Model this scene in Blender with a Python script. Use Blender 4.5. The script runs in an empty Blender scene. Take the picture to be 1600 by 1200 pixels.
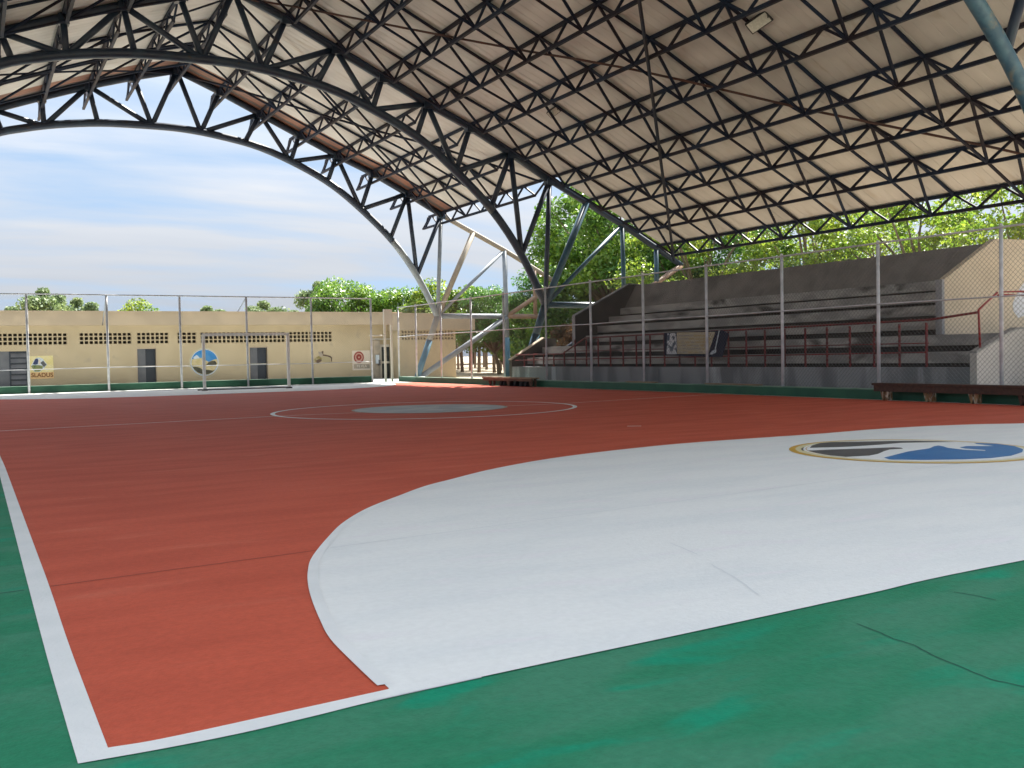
import bpy, math, random
import numpy as np
from mathutils import Vector, Matrix
random.seed(7); rng = np.random.default_rng(7)
SC = bpy.context.scene
COL = SC.collection

# ------------------------------------------------------------------ camera
FPX, YAW, PITCH, ROLL = 1522.46, 0.50825, -0.0301, -0.01978
CAM = np.array([-0.2158, -2.7818, 1.0514])
def cam_axes():
    cy, sy, cp, sp = math.cos(YAW), math.sin(YAW), math.cos(PITCH), math.sin(PITCH)
    f = np.array([sy*cp, cy*cp, sp]); r = np.array([cy, -sy, 0]); u = np.cross(r, f)
    c, s = math.cos(ROLL), math.sin(ROLL)
    return c*r+s*u, -s*r+c*u, f
RX, UY, FW = cam_axes()
cam = bpy.data.objects.new('camera', bpy.data.cameras.new('camera'))
COL.objects.link(cam); SC.camera = cam
cam.matrix_world = Matrix(((RX[0], UY[0], -FW[0], CAM[0]), (RX[1], UY[1], -FW[1], CAM[1]),
                           (RX[2], UY[2], -FW[2], CAM[2]), (0, 0, 0, 1)))
cam.data.sensor_width = 36; cam.data.lens = FPX/1600*36
cam.data.clip_start = 0.05; cam.data.clip_end = 2000
SC.render.resolution_x = 1024; SC.render.resolution_y = 768

# surveyed points: intersect the sight line of a measured point with a known plane of the place
def ray(x, y): return RX*(x-800)/FPX + UY*(600-y)/FPX + FW
def onZ(x, y, z=0.0): d = ray(x, y); return CAM+d*(z-CAM[2])/d[2]
def onY(x, y, Y): d = ray(x, y); return CAM+d*(Y-CAM[1])/d[1]
def onX(x, y, X): d = ray(x, y); return CAM+d*(X-CAM[0])/d[0]

# ------------------------------------------------------------------ light
SUN_EL, SUN_AZV = math.radians(48), Vector((0.857, 0.515, 0))
SUN_ENERGY, SKY_ENERGY, EXPOSURE = 5.0, 0.13, 2.12
world = bpy.data.worlds.new('World'); SC.world = world; world.use_nodes = True
def build_world():
    nt = world.node_tree; N = nt.nodes; L = nt.links; N.clear()
    out = N.new('ShaderNodeOutputWorld'); bg = N.new('ShaderNodeBackground')
    sky = N.new('ShaderNodeTexSky'); sky.sky_type = 'NISHITA'; sky.sun_disc = False
    sky.sun_elevation = SUN_EL; sky.sun_rotation = math.atan2(SUN_AZV.x, SUN_AZV.y)
    sky.air_density = 1.0; sky.dust_density = 1.5; sky.ozone_density = 1.5
    tc = N.new('ShaderNodeTexCoord'); sep = N.new('ShaderNodeSeparateXYZ')
    L.new(tc.outputs['Generated'], sep.inputs[0])
    def m(op, a, b=None, c=None, clamp=False):
        n = N.new('ShaderNodeMath'); n.operation = op; n.use_clamp = clamp
        for i, v in enumerate((a, b, c)):
            if v is None: continue
            if isinstance(v, (int, float)): n.inputs[i].default_value = v
            else: L.new(v, n.inputs[i])
        return n.outputs[0]
    den = m('ADD', m('MAXIMUM', sep.outputs[2], 0.0), 0.16)
    cx = m('DIVIDE', sep.outputs[0], den); cy = m('DIVIDE', sep.outputs[1], den)
    cb = N.new('ShaderNodeCombineXYZ'); L.new(cx, cb.inputs[0]); L.new(cy, cb.inputs[1])
    mp = N.new('ShaderNodeMapping'); mp.inputs['Rotation'].default_value = (0, 0, 0.35)
    mp.inputs['Scale'].default_value = (0.32, 1.05, 1); L.new(cb.outputs[0], mp.inputs[0])
    n1 = N.new('ShaderNodeTexNoise'); n1.inputs['Scale'].default_value = 1.7
    n1.inputs['Detail'].default_value = 7; n1.inputs['Roughness'].default_value = 0.52
    n1.inputs['Distortion'].default_value = 0.5
    L.new(mp.outputs[0], n1.inputs['Vector'])
    n2 = N.new('ShaderNodeTexNoise'); n2.inputs['Scale'].default_value = 4.5; n2.inputs['Detail'].default_value = 5
    L.new(mp.outputs[0], n2.inputs['Vector'])
    r = N.new('ShaderNodeValToRGB'); r.color_ramp.elements[0].position = 0.35; r.color_ramp.elements[1].position = 0.56
    L.new(m('ADD', m('MULTIPLY', n1.outputs[0], 0.8), m('MULTIPLY', n2.outputs[0], 0.2)), r.inputs[0])
    cover = m('MULTIPLY', r.outputs[0], 0.93)
    cc = N.new('ShaderNodeMixRGB'); cc.inputs[1].default_value = (1.40, 1.50, 1.67, 1); cc.inputs[2].default_value = (1.72, 1.77, 1.85, 1)
    L.new(n2.outputs[0], cc.inputs[0])
    # steepened overcast law: clouds brightened overhead and round the sun to light the floor
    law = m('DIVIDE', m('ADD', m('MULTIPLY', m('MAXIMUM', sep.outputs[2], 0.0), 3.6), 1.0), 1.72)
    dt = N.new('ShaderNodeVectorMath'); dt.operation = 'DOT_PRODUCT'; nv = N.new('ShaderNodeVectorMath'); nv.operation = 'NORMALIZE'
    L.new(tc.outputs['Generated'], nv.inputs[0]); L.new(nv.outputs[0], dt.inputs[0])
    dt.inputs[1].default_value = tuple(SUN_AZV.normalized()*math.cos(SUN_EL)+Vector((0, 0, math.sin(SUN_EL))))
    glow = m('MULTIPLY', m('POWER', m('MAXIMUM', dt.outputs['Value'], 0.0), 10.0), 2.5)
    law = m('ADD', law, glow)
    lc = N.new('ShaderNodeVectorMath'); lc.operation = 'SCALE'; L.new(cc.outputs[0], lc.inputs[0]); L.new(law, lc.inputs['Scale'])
    bl = N.new('ShaderNodeMixRGB'); bl.blend_type = 'MIX'; bl.inputs[0].default_value = 0.96
    L.new(sky.outputs[0], bl.inputs[1]); bl.inputs[2].default_value = (0.72, 1.05, 1.52, 1)
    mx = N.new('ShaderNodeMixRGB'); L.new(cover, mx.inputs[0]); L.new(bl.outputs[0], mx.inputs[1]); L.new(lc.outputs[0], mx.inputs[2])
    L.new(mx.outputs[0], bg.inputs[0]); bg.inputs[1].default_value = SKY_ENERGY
    L.new(bg.outputs[0], out.inputs[0])
build_world()
sun = bpy.data.objects.new('sun', bpy.data.lights.new('sun', 'SUN')); COL.objects.link(sun)
sun.data.energy = SUN_ENERGY; sun.data.angle = math.radians(0.6); sun.data.color = (1, 0.95, 0.87)
sdir = SUN_AZV.normalized()*math.cos(SUN_EL)+Vector((0, 0, math.sin(SUN_EL)))
sun.rotation_euler = (-sdir).to_track_quat('-Z', 'Y').to_euler()
vs = SC.view_settings; vs.view_transform = 'Standard'; vs.look = 'None'; vs.gamma = 1; vs.use_curve_mapping = False
vs.exposure = EXPOSURE
SC.render.engine = 'CYCLES'
SC.cycles.max_bounces = 10; SC.cycles.diffuse_bounces = 7; SC.cycles.transparent_max_bounces = 12

# ------------------------------------------------------------------ materials
def mat(name, col, rough=0.7, col2=None, scale=3.0, stretch=(1, 1, 1), lo=0.35, hi=0.65, bump=0.0, bscale=60,
        col3=None, scale3=0.7, lo3=0.5, hi3=0.62, metal=0.0, spec=0.5, translucent=None, island=None, detail=6, rvar=0.0, bstretch=None, grain=0.0):
    mt = bpy.data.materials.new(name); mt.use_nodes = True
    nt = mt.node_tree; N = nt.nodes; L = nt.links; b = N['Principled BSDF']
    b.inputs['Roughness'].default_value = rough; b.inputs['Metallic'].default_value = metal
    b.inputs['Specular IOR Level'].default_value = spec
    b.inputs['Base Color'].default_value = (*col, 1)
    tc = N.new('ShaderNodeTexCoord'); geo = N.new('ShaderNodeNewGeometry')
    mp = N.new('ShaderNodeMapping'); mp.inputs['Scale'].default_value = stretch
    L.new(geo.outputs['Position'], mp.inputs[0])
    cur = None
    def ramp(src, a, c):
        r = N.new('ShaderNodeMapRange'); r.inputs[1].default_value = a; r.inputs[2].default_value = c
        r.interpolation_type = 'SMOOTHSTEP'; L.new(src, r.inputs[0]); return r.outputs[0]
    if col2:
        n = N.new('ShaderNodeTexNoise'); n.inputs['Scale'].default_value = scale; n.inputs['Detail'].default_value = detail
        L.new(mp.outputs[0], n.inputs['Vector'])
        x = N.new('ShaderNodeMixRGB'); x.inputs[1].default_value = (*col, 1); x.inputs[2].default_value = (*col2, 1)
        L.new(ramp(n.outputs[0], lo, hi), x.inputs[0]); cur = x.outputs[0]
        if rvar:
            rr = N.new('ShaderNodeMapRange'); rr.inputs[3].default_value = rough-rvar; rr.inputs[4].default_value = rough+rvar
            L.new(n.outputs[0], rr.inputs[0]); L.new(rr.outputs[0], b.inputs['Roughness'])
    if col3:
        n = N.new('ShaderNodeTexNoise'); n.inputs['Scale'].default_value = scale3; n.inputs['Detail'].default_value = 8
        n.inputs['Distortion'].default_value = 0.4
        L.new(mp.outputs[0], n.inputs['Vector'])
        x = N.new('ShaderNodeMixRGB'); x.inputs[1].default_value = (*col, 1); x.inputs[2].default_value = (*col3, 1)
        if cur: L.new(cur, x.inputs[1])
        L.new(ramp(n.outputs[0], lo3, hi3), x.inputs[0]); cur = x.outputs[0]
    if island:
        rr = N.new('ShaderNodeValToRGB'); els = rr.color_ramp.elements
        els[0].color = (*island[0], 1); els[1].color = (*island[-1], 1)
        for i, c in enumerate(island[1:-1]):
            e = els.new((i+1)/(len(island)-1)); e.color = (*c, 1)
        cn = N.new('ShaderNodeTexNoise'); cn.inputs['Scale'].default_value = 0.55; cn.inputs['Detail'].default_value = 2
        L.new(geo.outputs['Position'], cn.inputs['Vector'])
        c2 = N.new('ShaderNodeMath'); c2.operation = 'MULTIPLY_ADD'; c2.inputs[1].default_value = 2.2; c2.inputs[2].default_value = -0.62
        L.new(cn.outputs[0], c2.inputs[0])
        c3 = N.new('ShaderNodeMix'); c3.inputs[0].default_value = 0.5; L.new(c2.outputs[0], c3.inputs[2]); L.new(geo.outputs['Random Per Island'], c3.inputs[3])
        L.new(c3.outputs[0], rr.inputs[0]); cur = rr.outputs[0]
    if grain and cur:
        gn = N.new('ShaderNodeTexNoise'); gn.inputs['Scale'].default_value = 26; gn.inputs['Detail'].default_value = 5; gn.inputs['Roughness'].default_value = 0.7
        L.new(geo.outputs['Position'], gn.inputs['Vector'])
        gr = N.new('ShaderNodeMapRange'); gr.inputs[1].default_value = 0.3; gr.inputs[2].default_value = 0.7
        gr.inputs[3].default_value = 1-grain; gr.inputs[4].default_value = 1+grain*0.6; L.new(gn.outputs[0], gr.inputs[0])
        gs = N.new('ShaderNodeVectorMath'); gs.operation = 'SCALE'; L.new(cur, gs.inputs[0]); L.new(gr.outputs[0], gs.inputs['Scale']); cur = gs.outputs[0]
    if cur: L.new(cur, b.inputs['Base Color'])
    if bump:
        n = N.new('ShaderNodeTexNoise'); n.inputs['Scale'].default_value = bscale; n.inputs['Detail'].default_value = 4
        if bstretch:
            m2 = N.new('ShaderNodeMapping'); m2.inputs['Scale'].default_value = bstretch
            L.new(geo.outputs['Position'], m2.inputs[0]); L.new(m2.outputs[0], n.inputs['Vector'])
        else: L.new(geo.outputs['Position'], n.inputs['Vector'])
        bp = N.new('ShaderNodeBump'); bp.inputs['Strength'].default_value = bump; bp.inputs['Distance'].default_value = 0.02
        L.new(n.outputs[0], bp.inputs['Height']); L.new(bp.outputs[0], b.inputs['Normal'])
    if translucent:
        tr = N.new('ShaderNodeBsdfTranslucent'); mx = N.new('ShaderNodeMixShader'); mx.inputs[0].default_value = translucent
        if cur: L.new(cur, tr.inputs[0])
        else: tr.inputs[0].default_value = (*col, 1)
        L.new(b.outputs[0], mx.inputs[1]); L.new(tr.outputs[0], mx.inputs[2])
        L.new(mx.outputs[0], N['Material Output'].inputs[0])
    return mt
M = {}
M['green'] = mat('green_floor_paint', (0.022, 0.21, 0.108), 0.75, (0.055, 0.23, 0.138), 1.6, (0.6, 1.7, 1), 0.40, 0.66, 0.2, 70,
                 (0.008, 0.265, 0.15), 2.4, 0.55, 0.70, rvar=0.1, spec=0.2, detail=12, grain=0.16)
M['red'] = mat('red_floor_paint', (0.57, 0.105, 0.058), 0.7, (0.50, 0.092, 0.052), 1.5, (0.5, 2.0, 1), 0.36, 0.68, 0.2, 70,
               (0.60, 0.145, 0.09), 2.0, 0.56, 0.78, rvar=0.1, spec=0.2, detail=12, grain=0.12)
M['white'] = mat('white_floor_paint', (0.82, 0.83, 0.82), 0.7, (0.765, 0.785, 0.785), 1.3, (0.6, 1.8, 1), 0.40, 0.66, 0.15, 70,
                 (0.81, 0.80, 0.81), 2.6, 0.55, 0.7, rvar=0.1, spec=0.25, detail=12, grain=0.05)
M['line'] = mat('white_line_paint', (0.82, 0.83, 0.83), 0.5, (0.76, 0.78, 0.78), 3, bump=0.2)
M['worn_line'] = mat('worn_line_paint', (0.85, 0.77, 0.74), 0.7, (0.80, 0.60, 0.55), 6)
M['pale_conc'] = mat('pale_concrete_apron', (0.52, 0.53, 0.50), 0.8, (0.42, 0.44, 0.41), 2, bump=0.3)
M['seam'] = mat('seam_red', (0.27, 0.06, 0.04), 0.9)  # joint strips in a darker red
M['seam_green'] = mat('seam_green', (0.018, 0.10, 0.07), 0.9)
M['seam_white'] = mat('seam_white', (0.68, 0.70, 0.72), 0.9)
M['curb'] = mat('dark_green_curb_paint', (0.012, 0.085, 0.048), 0.6, (0.020, 0.110, 0.060), 2, bump=0.3)
M['curb_top'] = mat('lit_green_curb_top', (0.20, 0.30, 0.24), 0.8, (0.12, 0.24, 0.17), 3)  # curb top coloured paler, as where light falls on it
M['ground'] = mat('dry_ground', (0.42, 0.345, 0.26), 0.95, (0.34, 0.28, 0.19), 0.5, (1, 1, 1), 0.4, 0.6, 0.6, 8, (0.20, 0.22, 0.09), 0.15, 0.6, 0.7)
M['steel'] = mat('navy_steel_paint', (0.012, 0.023, 0.050), 0.5, (0.02, 0.04, 0.07), 2.0, lo=0.4, hi=0.7, col3=(0.04, 0.03, 0.03), scale3=3.5, lo3=0.62, hi3=0.75, rvar=0.15)
M['steel_lit_blue'] = mat('lit_blue_steel_paint', (0.035, 0.095, 0.155), 0.5, (0.06, 0.14, 0.20), 4.5, lo=0.4, hi=0.65, col3=(0.15, 0.16, 0.145), scale3=3.5, lo3=0.52, hi3=0.72)  # navy paint brightened as if lit, for the nearest arch; mould patches on top
M['steel_teal'] = mat('teal_blue_steel_paint', (0.035, 0.13, 0.20), 0.5, (0.06, 0.17, 0.24), 3)
M['steel_grey'] = mat('light_grey_steel_paint', (0.17, 0.20, 0.24), 0.6, (0.23, 0.26, 0.28), 3)  # on far truss members this lighter grey holds the sunlight on their paint
M['steel_beige'] = mat('sunlit_faded_beige_steel', (0.30, 0.26, 0.20), 0.7, (0.25, 0.21, 0.17), 3)  # faded paint with the sunlight on the far members put into the colour
M['steel_pink'] = mat('pale_brown_steel', (0.30, 0.20, 0.14), 0.7, (0.24, 0.16, 0.12), 3)  # pale brown for the outer struts, ties and posts
M['joist'] = mat('dark_joist_steel', (0.008, 0.013, 0.030), 0.6, (0.016, 0.013, 0.020), 1.2, lo=0.42, hi=0.6, col3=(0.010, 0.019, 0.042), scale3=0.6, spec=0.15)
M['rust'] = mat('rusty_rod_steel', (0.075, 0.032, 0.025), 0.8, (0.05, 0.028, 0.028), 2)
M['roof'] = mat('grey_beige_roof_sheet', (0.52, 0.50, 0.485), 0.6, (0.465, 0.445, 0.43), 0.9, (0.5, 2, 1), 0.36, 0.64, col3=(0.42, 0.38, 0.34), scale3=1.4, lo3=0.56, hi3=0.76)
M['roof_brown'] = mat('brown_roof_sheet', (0.22, 0.085, 0.05), 0.6, (0.14, 0.065, 0.05), 1.5)
M['roof_dark'] = mat('dark_roof_flashing', (0.07, 0.055, 0.05), 0.6)
M['roof_top'] = mat('weathered_roof_top', (0.40, 0.40, 0.40), 0.5)
M['wall'] = mat('tan_wall_paint', (0.506, 0.414, 0.270), 0.85, (0.460, 0.374, 0.241), 0.9, (1, 1, 1), 0.35, 0.65, 0.2, 30, (0.414, 0.345, 0.241), 2.0, 0.58, 0.75)
M['fascia'] = mat('tan_fascia_paint', (0.473, 0.380, 0.270), 0.85, (0.407, 0.330, 0.237), 1.1, bump=0.15)
M['pilaster'] = mat('weathered_pilaster', (0.42, 0.35, 0.27), 0.9, (0.30, 0.27, 0.22), 3)
M['dark'] = mat('dark_interior', (0.02, 0.018, 0.015), 0.9)
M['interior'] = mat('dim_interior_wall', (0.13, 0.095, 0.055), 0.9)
M['door_grey'] = mat('grey_door_paint', (0.11, 0.115, 0.13), 0.5, (0.14, 0.145, 0.16), 2)
M['door_dark'] = mat('charcoal_door_and_opening', (0.022, 0.03, 0.045), 0.5)
M['frame_w'] = mat('white_door_frame', (0.55, 0.52, 0.45), 0.6)
M['glass_d'] = mat('dark_window_pane', (0.03, 0.04, 0.045), 0.12, (0.06, 0.07, 0.07), 3)
M['conc'] = mat('sooty_concrete', (0.44, 0.43, 0.41), 0.9, (0.29, 0.285, 0.275), 2.0, (1, 0.6, 1.5), 0.38, 0.62, 0.5, 25, (0.08, 0.076, 0.07), 0.8, 0.56, 0.68, grain=0.15)
M['conc_back'] = mat('dark_grey_concrete', (0.24, 0.228, 0.215), 0.9, (0.18, 0.17, 0.162), 1.5, bump=0.3, bscale=20, col3=(0.12, 0.115, 0.11), scale3=0.7, lo3=0.55, hi3=0.7, grain=0.12)
M['conc_front'] = mat('stained_grey_concrete', (0.339, 0.344, 0.362), 0.9, (0.204, 0.209, 0.223), 1.4, (1, 1, 0.25), 0.42, 0.6, 0.4, 25, (0.543, 0.557, 0.597), 0.9, 0.6, 0.7)
M['soot_shade'] = mat('soot_and_recess_shade_concrete', (0.048, 0.045, 0.042), 0.95, (0.088, 0.080, 0.072), 1.2)  # soot on far end walls; painted shade in the recesses under seats
M['cream'] = mat('cream_wall_paint', (0.625, 0.525, 0.394), 0.85, (0.562, 0.475, 0.356), 1.5, bump=0.2)
M['pinkwhite'] = mat('off_white_wall_paint', (0.56, 0.52, 0.49), 0.85, (0.50, 0.47, 0.44), 1.5, bump=0.2)
M['bluewhite'] = mat('pale_blue_white_paint', (0.62, 0.64, 0.68), 0.8)
M['red_rail'] = mat('dark_red_rail_paint', (0.20, 0.016, 0.016), 0.55, (0.12, 0.022, 0.02), 4)
M['red_hand'] = mat('bright_red_handrail_paint', (0.30, 0.018, 0.02), 0.5)
M['galv'] = mat('galvanised_post', (0.60, 0.61, 0.64), 0.5, (0.46, 0.47, 0.50), 5)
M['mesh'] = mat('fence_wire', (0.16, 0.16, 0.16), 0.6)
M['goal'] = mat('white_goal_paint', (0.88, 0.86, 0.80), 0.6, (0.80, 0.77, 0.71), 6)
M['goal_rust'] = mat('rusted_goal_foot', (0.08, 0.07, 0.07), 0.8)
M['wood'] = mat('dark_brown_bench_wood', (0.05, 0.026, 0.018), 0.75, (0.075, 0.038, 0.025), 2, (1, 8, 8))
M['wood_l'] = mat('raw_light_wood', (0.30, 0.19, 0.085), 0.8, (0.18, 0.10, 0.05), 3, (4, 4, 1), col3=(0.5, 0.46, 0.36), scale3=5)
M['wood_w'] = mat('weathered_plank', (0.34, 0.27, 0.17), 0.85, (0.22, 0.16, 0.11), 3, (8, 1, 8))
M['wood_m'] = mat('worn_brown_plank', (0.17, 0.105, 0.065), 0.8, (0.10, 0.06, 0.04), 3, (8, 1, 8))
M['black'] = mat('black_objects', (0.012, 0.012, 0.014), 0.7)
M['maroon'] = mat('maroon_leg', (0.08, 0.02, 0.015), 0.8)
M['gold'] = mat('ochre_paint', (0.62, 0.36, 0.05), 0.55)
M['paleyellow'] = mat('pale_yellow_paint', (0.68, 0.62, 0.38), 0.6)
M['charcoal'] = mat('charcoal_paint', (0.075, 0.08, 0.085), 0.55, (0.10, 0.10, 0.105), 3)
M['blue'] = mat('bright_blue_paint', (0.02, 0.16, 0.42), 0.5, (0.035, 0.19, 0.45), 2)
M['wallblue'] = mat('wall_blue_paint', (0.02, 0.20, 0.50), 0.7, (0.07, 0.25, 0.5), 3)
M['cloudwhite'] = mat('mural_white_paint', (0.55, 0.62, 0.68), 0.7)
M['sand'] = mat('mural_sand_paint', (0.52, 0.43, 0.20), 0.7, (0.6, 0.5, 0.3), 5)
M['darkhill'] = mat('mural_dark_hill_paint', (0.045, 0.045, 0.03), 0.7, (0.09, 0.085, 0.05), 5)
M['ring'] = mat('mural_ring_paint', (0.50, 0.48, 0.34), 0.7)
M['posteryellow'] = mat('poster_yellow_paint', (0.68, 0.58, 0.24), 0.8, (0.72, 0.63, 0.36), 4)
M['posterorange'] = mat('poster_tan_band', (0.70, 0.46, 0.22), 0.8)
M['brownletter'] = mat('brown_lettering', (0.20, 0.075, 0.015), 0.8)
M['navy'] = mat('navy_paint', (0.02, 0.035, 0.11), 0.6)
M['deepnavy'] = mat('dark_navy_cloth', (0.010, 0.016, 0.045), 0.9)
M['print_a'] = mat('faded_ochre_print', (0.48, 0.38, 0.20), 0.9)
M['print_b'] = mat('faded_grey_print', (0.36, 0.36, 0.34), 0.9)
M['leafgreen'] = mat('mural_green_paint', (0.06, 0.12, 0.035), 0.7, (0.25, 0.27, 0.10), 9)
M['signwhite'] = mat('poster_white_paint', (0.66, 0.58, 0.48), 0.8)
M['signred'] = mat('poster_red_paint', (0.28, 0.035, 0.025), 0.7)
M['pink'] = mat('poster_pink_paint', (0.55, 0.33, 0.26), 0.8)
M['catbrown'] = mat('mural_brown_line', (0.12, 0.08, 0.055), 0.8)
M['catolive'] = mat('mural_olive_paint', (0.22, 0.18, 0.05), 0.8, (0.33, 0.27, 0.12), 12)
M['cattan'] = mat('mural_tan_paint', (0.40, 0.34, 0.20), 0.8)
M['banner'] = mat('faded_banner_cloth', (0.62, 0.58, 0.45), 0.9, (0.44, 0.36, 0.22), 5, (1, 3, 12), 0.42, 0.6)
M['bannerwhite'] = mat('banner_white_cloth', (0.65, 0.68, 0.72), 0.9, (0.12, 0.15, 0.2), 7, (1, 1, 1), 0.5, 0.56)
M['lamp_case'] = mat('floodlight_case', (0.02, 0.02, 0.022), 0.5)
M['lamp_glass'] = mat('floodlight_lens', (0.55, 0.56, 0.52), 0.3, (0.45, 0.46, 0.43), 20)
M['bark'] = mat('tree_bark', (0.10, 0.075, 0.05), 0.95, (0.17, 0.135, 0.10), 5, (1, 1, 0.3), bump=0.8, bscale=12)
M['leaf_a'] = mat('fresh_green_leaves', (0.150, 0.300, 0.045), 0.45, translucent=0.38, island=((0.035, 0.095, 0.014), (0.08, 0.18, 0.022), (0.16, 0.28, 0.03), (0.32, 0.41, 0.055)))
M['leaf_b'] = mat('yellow_green_leaves', (0.150, 0.300, 0.045), 0.5, translucent=0.5, island=((0.04, 0.10, 0.014), (0.11, 0.20, 0.022), (0.23, 0.31, 0.032), (0.40, 0.42, 0.07)))
M['leaf_c'] = mat('deep_green_leaves', (0.160, 0.320, 0.048), 0.5, translucent=0.4, island=((0.029, 0.080, 0.019), (0.048, 0.136, 0.024), (0.080, 0.192, 0.032), (0.160, 0.272, 0.048)))
M['leaf_d'] = mat('dusty_grey_green_leaves', (0.170, 0.340, 0.051), 0.6, translucent=0.35, island=((0.085, 0.136, 0.060), (0.136, 0.204, 0.085), (0.204, 0.272, 0.102), (0.289, 0.323, 0.136)))
M['leaf_r'] = mat('withered_brown_leaves', (0.2, 0.1, 0.03), 0.6, translucent=0.35, island=((0.05, 0.06, 0.02), (0.12, 0.06, 0.025), (0.20, 0.10, 0.03), (0.3, 0.2, 0.06)))

# ------------------------------------------------------------------ mesh helpers
class MB:
    def __init__(s): s.v = []; s.f = []
    def add(s, vs, fs):
        o = len(s.v); s.v += [tuple(v) for v in vs]; s.f += [tuple(i+o for i in f) for f in fs]; return s
    def box(s, a, b):
        (x0, y0, z0), (x1, y1, z1) = a, b
        return s.add([(x0, y0, z0), (x1, y0, z0), (x1, y1, z0), (x0, y1, z0), (x0, y0, z1), (x1, y0, z1), (x1, y1, z1), (x0, y1, z1)],
                     [(3, 2, 1, 0), (4, 5, 6, 7), (0, 1, 5, 4), (1, 2, 6, 5), (2, 3, 7, 6), (3, 0, 4, 7)])
    def tube(s, pts, r, n=8, caps=True):
        pts = [Vector(p) for p in pts]; rs = r if isinstance(r, (list, tuple)) else [r]*len(pts)
        rings = []; up = None
        for i, p in enumerate(pts):
            d = (pts[min(i+1, len(pts)-1)]-pts[max(i-1, 0)]).normalized()
            if up is None:
                up = Vector((0, 0, 1)) if abs(d.z) < 0.9 else Vector((1, 0, 0))
            a = d.cross(up).normalized(); b = a.cross(d).normalized(); up = b
            rings.append([p+rs[i]*(math.cos(t)*a+math.sin(t)*b) for t in [2*math.pi*(k+.5)/n for k in range(n)]])
        vs = [v for R in rings for v in R]; fs = []
        for i in range(len(pts)-1):
            for k in range(n):
                fs.append((i*n+k, i*n+(k+1) % n, (i+1)*n+(k+1) % n, (i+1)*n+k))
        if caps: fs += [tuple(range(n))[::-1], tuple((len(pts)-1)*n+k for k in range(n))]
        return s.add(vs, fs)
    def prism(s, poly, axis, a, b):
        # poly: 2D points; axis 'y' -> (x,z), 'x' -> (y,z), 'z' -> (x,y)
        def P(q, t): return {'y': (q[0], t, q[1]), 'x': (t, q[0], q[1]), 'z': (q[0], q[1], t)}[axis]
        n = len(poly); vs = [P(q, a) for q in poly]+[P(q, b) for q in poly]
        fs = [tuple(range(n)), tuple(range(2*n-1, n-1, -1))]+[(i, i+n, (i+1) % n+n, (i+1) % n) for i in range(n)]
        return s.add(vs, fs)
    def mesh(s, name, smooth=False):
        me = bpy.data.meshes.new(name); me.from_pydata(s.v, [], s.f); me.update()
        if smooth: me.polygons.foreach_set('use_smooth', [True]*len(me.polygons))
        return me
    def build(s, name, m, parent=None, smooth=False, bevel=0, fixn=False):
        me = s.mesh(name, smooth); me.materials.append(M[m])
        if fixn:
            import bmesh
            bm = bmesh.new(); bm.from_mesh(me); bmesh.ops.recalc_face_normals(bm, faces=bm.faces); bm.to_mesh(me); bm.free()
        o = bpy.data.objects.new(name, me); COL.objects.link(o)
        if bevel:
            md = o.modifiers.new('bevel', 'BEVEL'); md.width = bevel; md.segments = 2; md.limit_method = 'ANGLE'
        if parent: attach(o, parent)
        return o
def attach(o, parent):
    o.parent = parent; o.matrix_parent_inverse = Matrix.Translation(-WORLD[parent.name])
WORLD = {}
def tag(o, label=None, cat=None, group=None, kind=None):
    if label: o['label'] = label
    if cat: o['category'] = cat
    if group: o['group'] = group
    if kind: o['kind'] = kind
    return o
def empty(name, loc, label, cat, group=None):
    o = bpy.data.objects.new(name, None); COL.objects.link(o); o.location = loc; o.empty_display_size = 0.3
    WORLD[o.name] = Vector(loc); return tag(o, label, cat, group)
def sub(o, parent):   # sub-part of a part that has no transform of its own
    o.parent = parent; o.matrix_parent_inverse = Matrix.Identity(4); return o
def meshobj(name, me, parent, loc=(0, 0, 0)):
    o = bpy.data.objects.new(name, me); COL.objects.link(o); o.location = loc; o.parent = parent; return o
def copy_thing(root, loc, label, group=None):
    r = root.copy(); COL.objects.link(r); r.location = loc; r['label'] = label
    if group: r['group'] = group
    for ch in list(root.children):
        c = ch.copy(); COL.objects.link(c); c.parent = r
    return r
def sheet(name, poly, z, m, kind='structure', parent=None):
    o = MB().add([(x, y, z) for x, y in poly], [tuple(range(len(poly)))]).build(name, m, parent)
    if o.data.polygons[0].normal.z < 0: o.data.flip_normals()
    if kind and parent is None: o['kind'] = kind
    return o
def strip(name, pts, w, z, m, kind='structure', parent=None, closed=False):
    P = [Vector((p[0], p[1], 0)) for p in pts]; n = len(P); L = []; R = []
    for i in range(n):
        if closed: d = P[(i+1) % n]-P[i-1]
        else: d = P[min(i+1, n-1)]-P[max(i-1, 0)]
        d.normalize(); q = Vector((-d.y, d.x, 0))*w/2
        L.append((P[i].x+q.x, P[i].y+q.y, z)); R.append((P[i].x-q.x, P[i].y-q.y, z))
    fs = [(i, i+n, (i+1) % n+n, (i+1) % n) for i in range(n if closed else n-1)]
    o = MB().add(L+R, fs).build(name, m, parent)
    if kind and parent is None: o['kind'] = kind
    return o
def catmull(pts, k=8):
    P = [Vector((*p[:2], 0)) for p in pts]; P = [2*P[0]-P[1]]+P+[2*P[-1]-P[-2]]; out = []
    for i in range(1, len(P)-2):
        for t in [j/k for j in range(k)]:
            a, b, c, d = P[i-1], P[i], P[i+1], P[i+2]
            out.append(0.5*((2*b)+(c-a)*t+(2*a-5*b+4*c-d)*t*t+(3*b-a-3*c+d)*t**3))
    out.append(P[-2]); return [(v.x, v.y) for v in out]
def arc(cx, cy, r, a0, a1, n):
    return [(cx+r*math.cos(a0+(a1-a0)*i/n), cy+r*math.sin(a0+(a1-a0)*i/n)) for i in range(n+1)]

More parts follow.
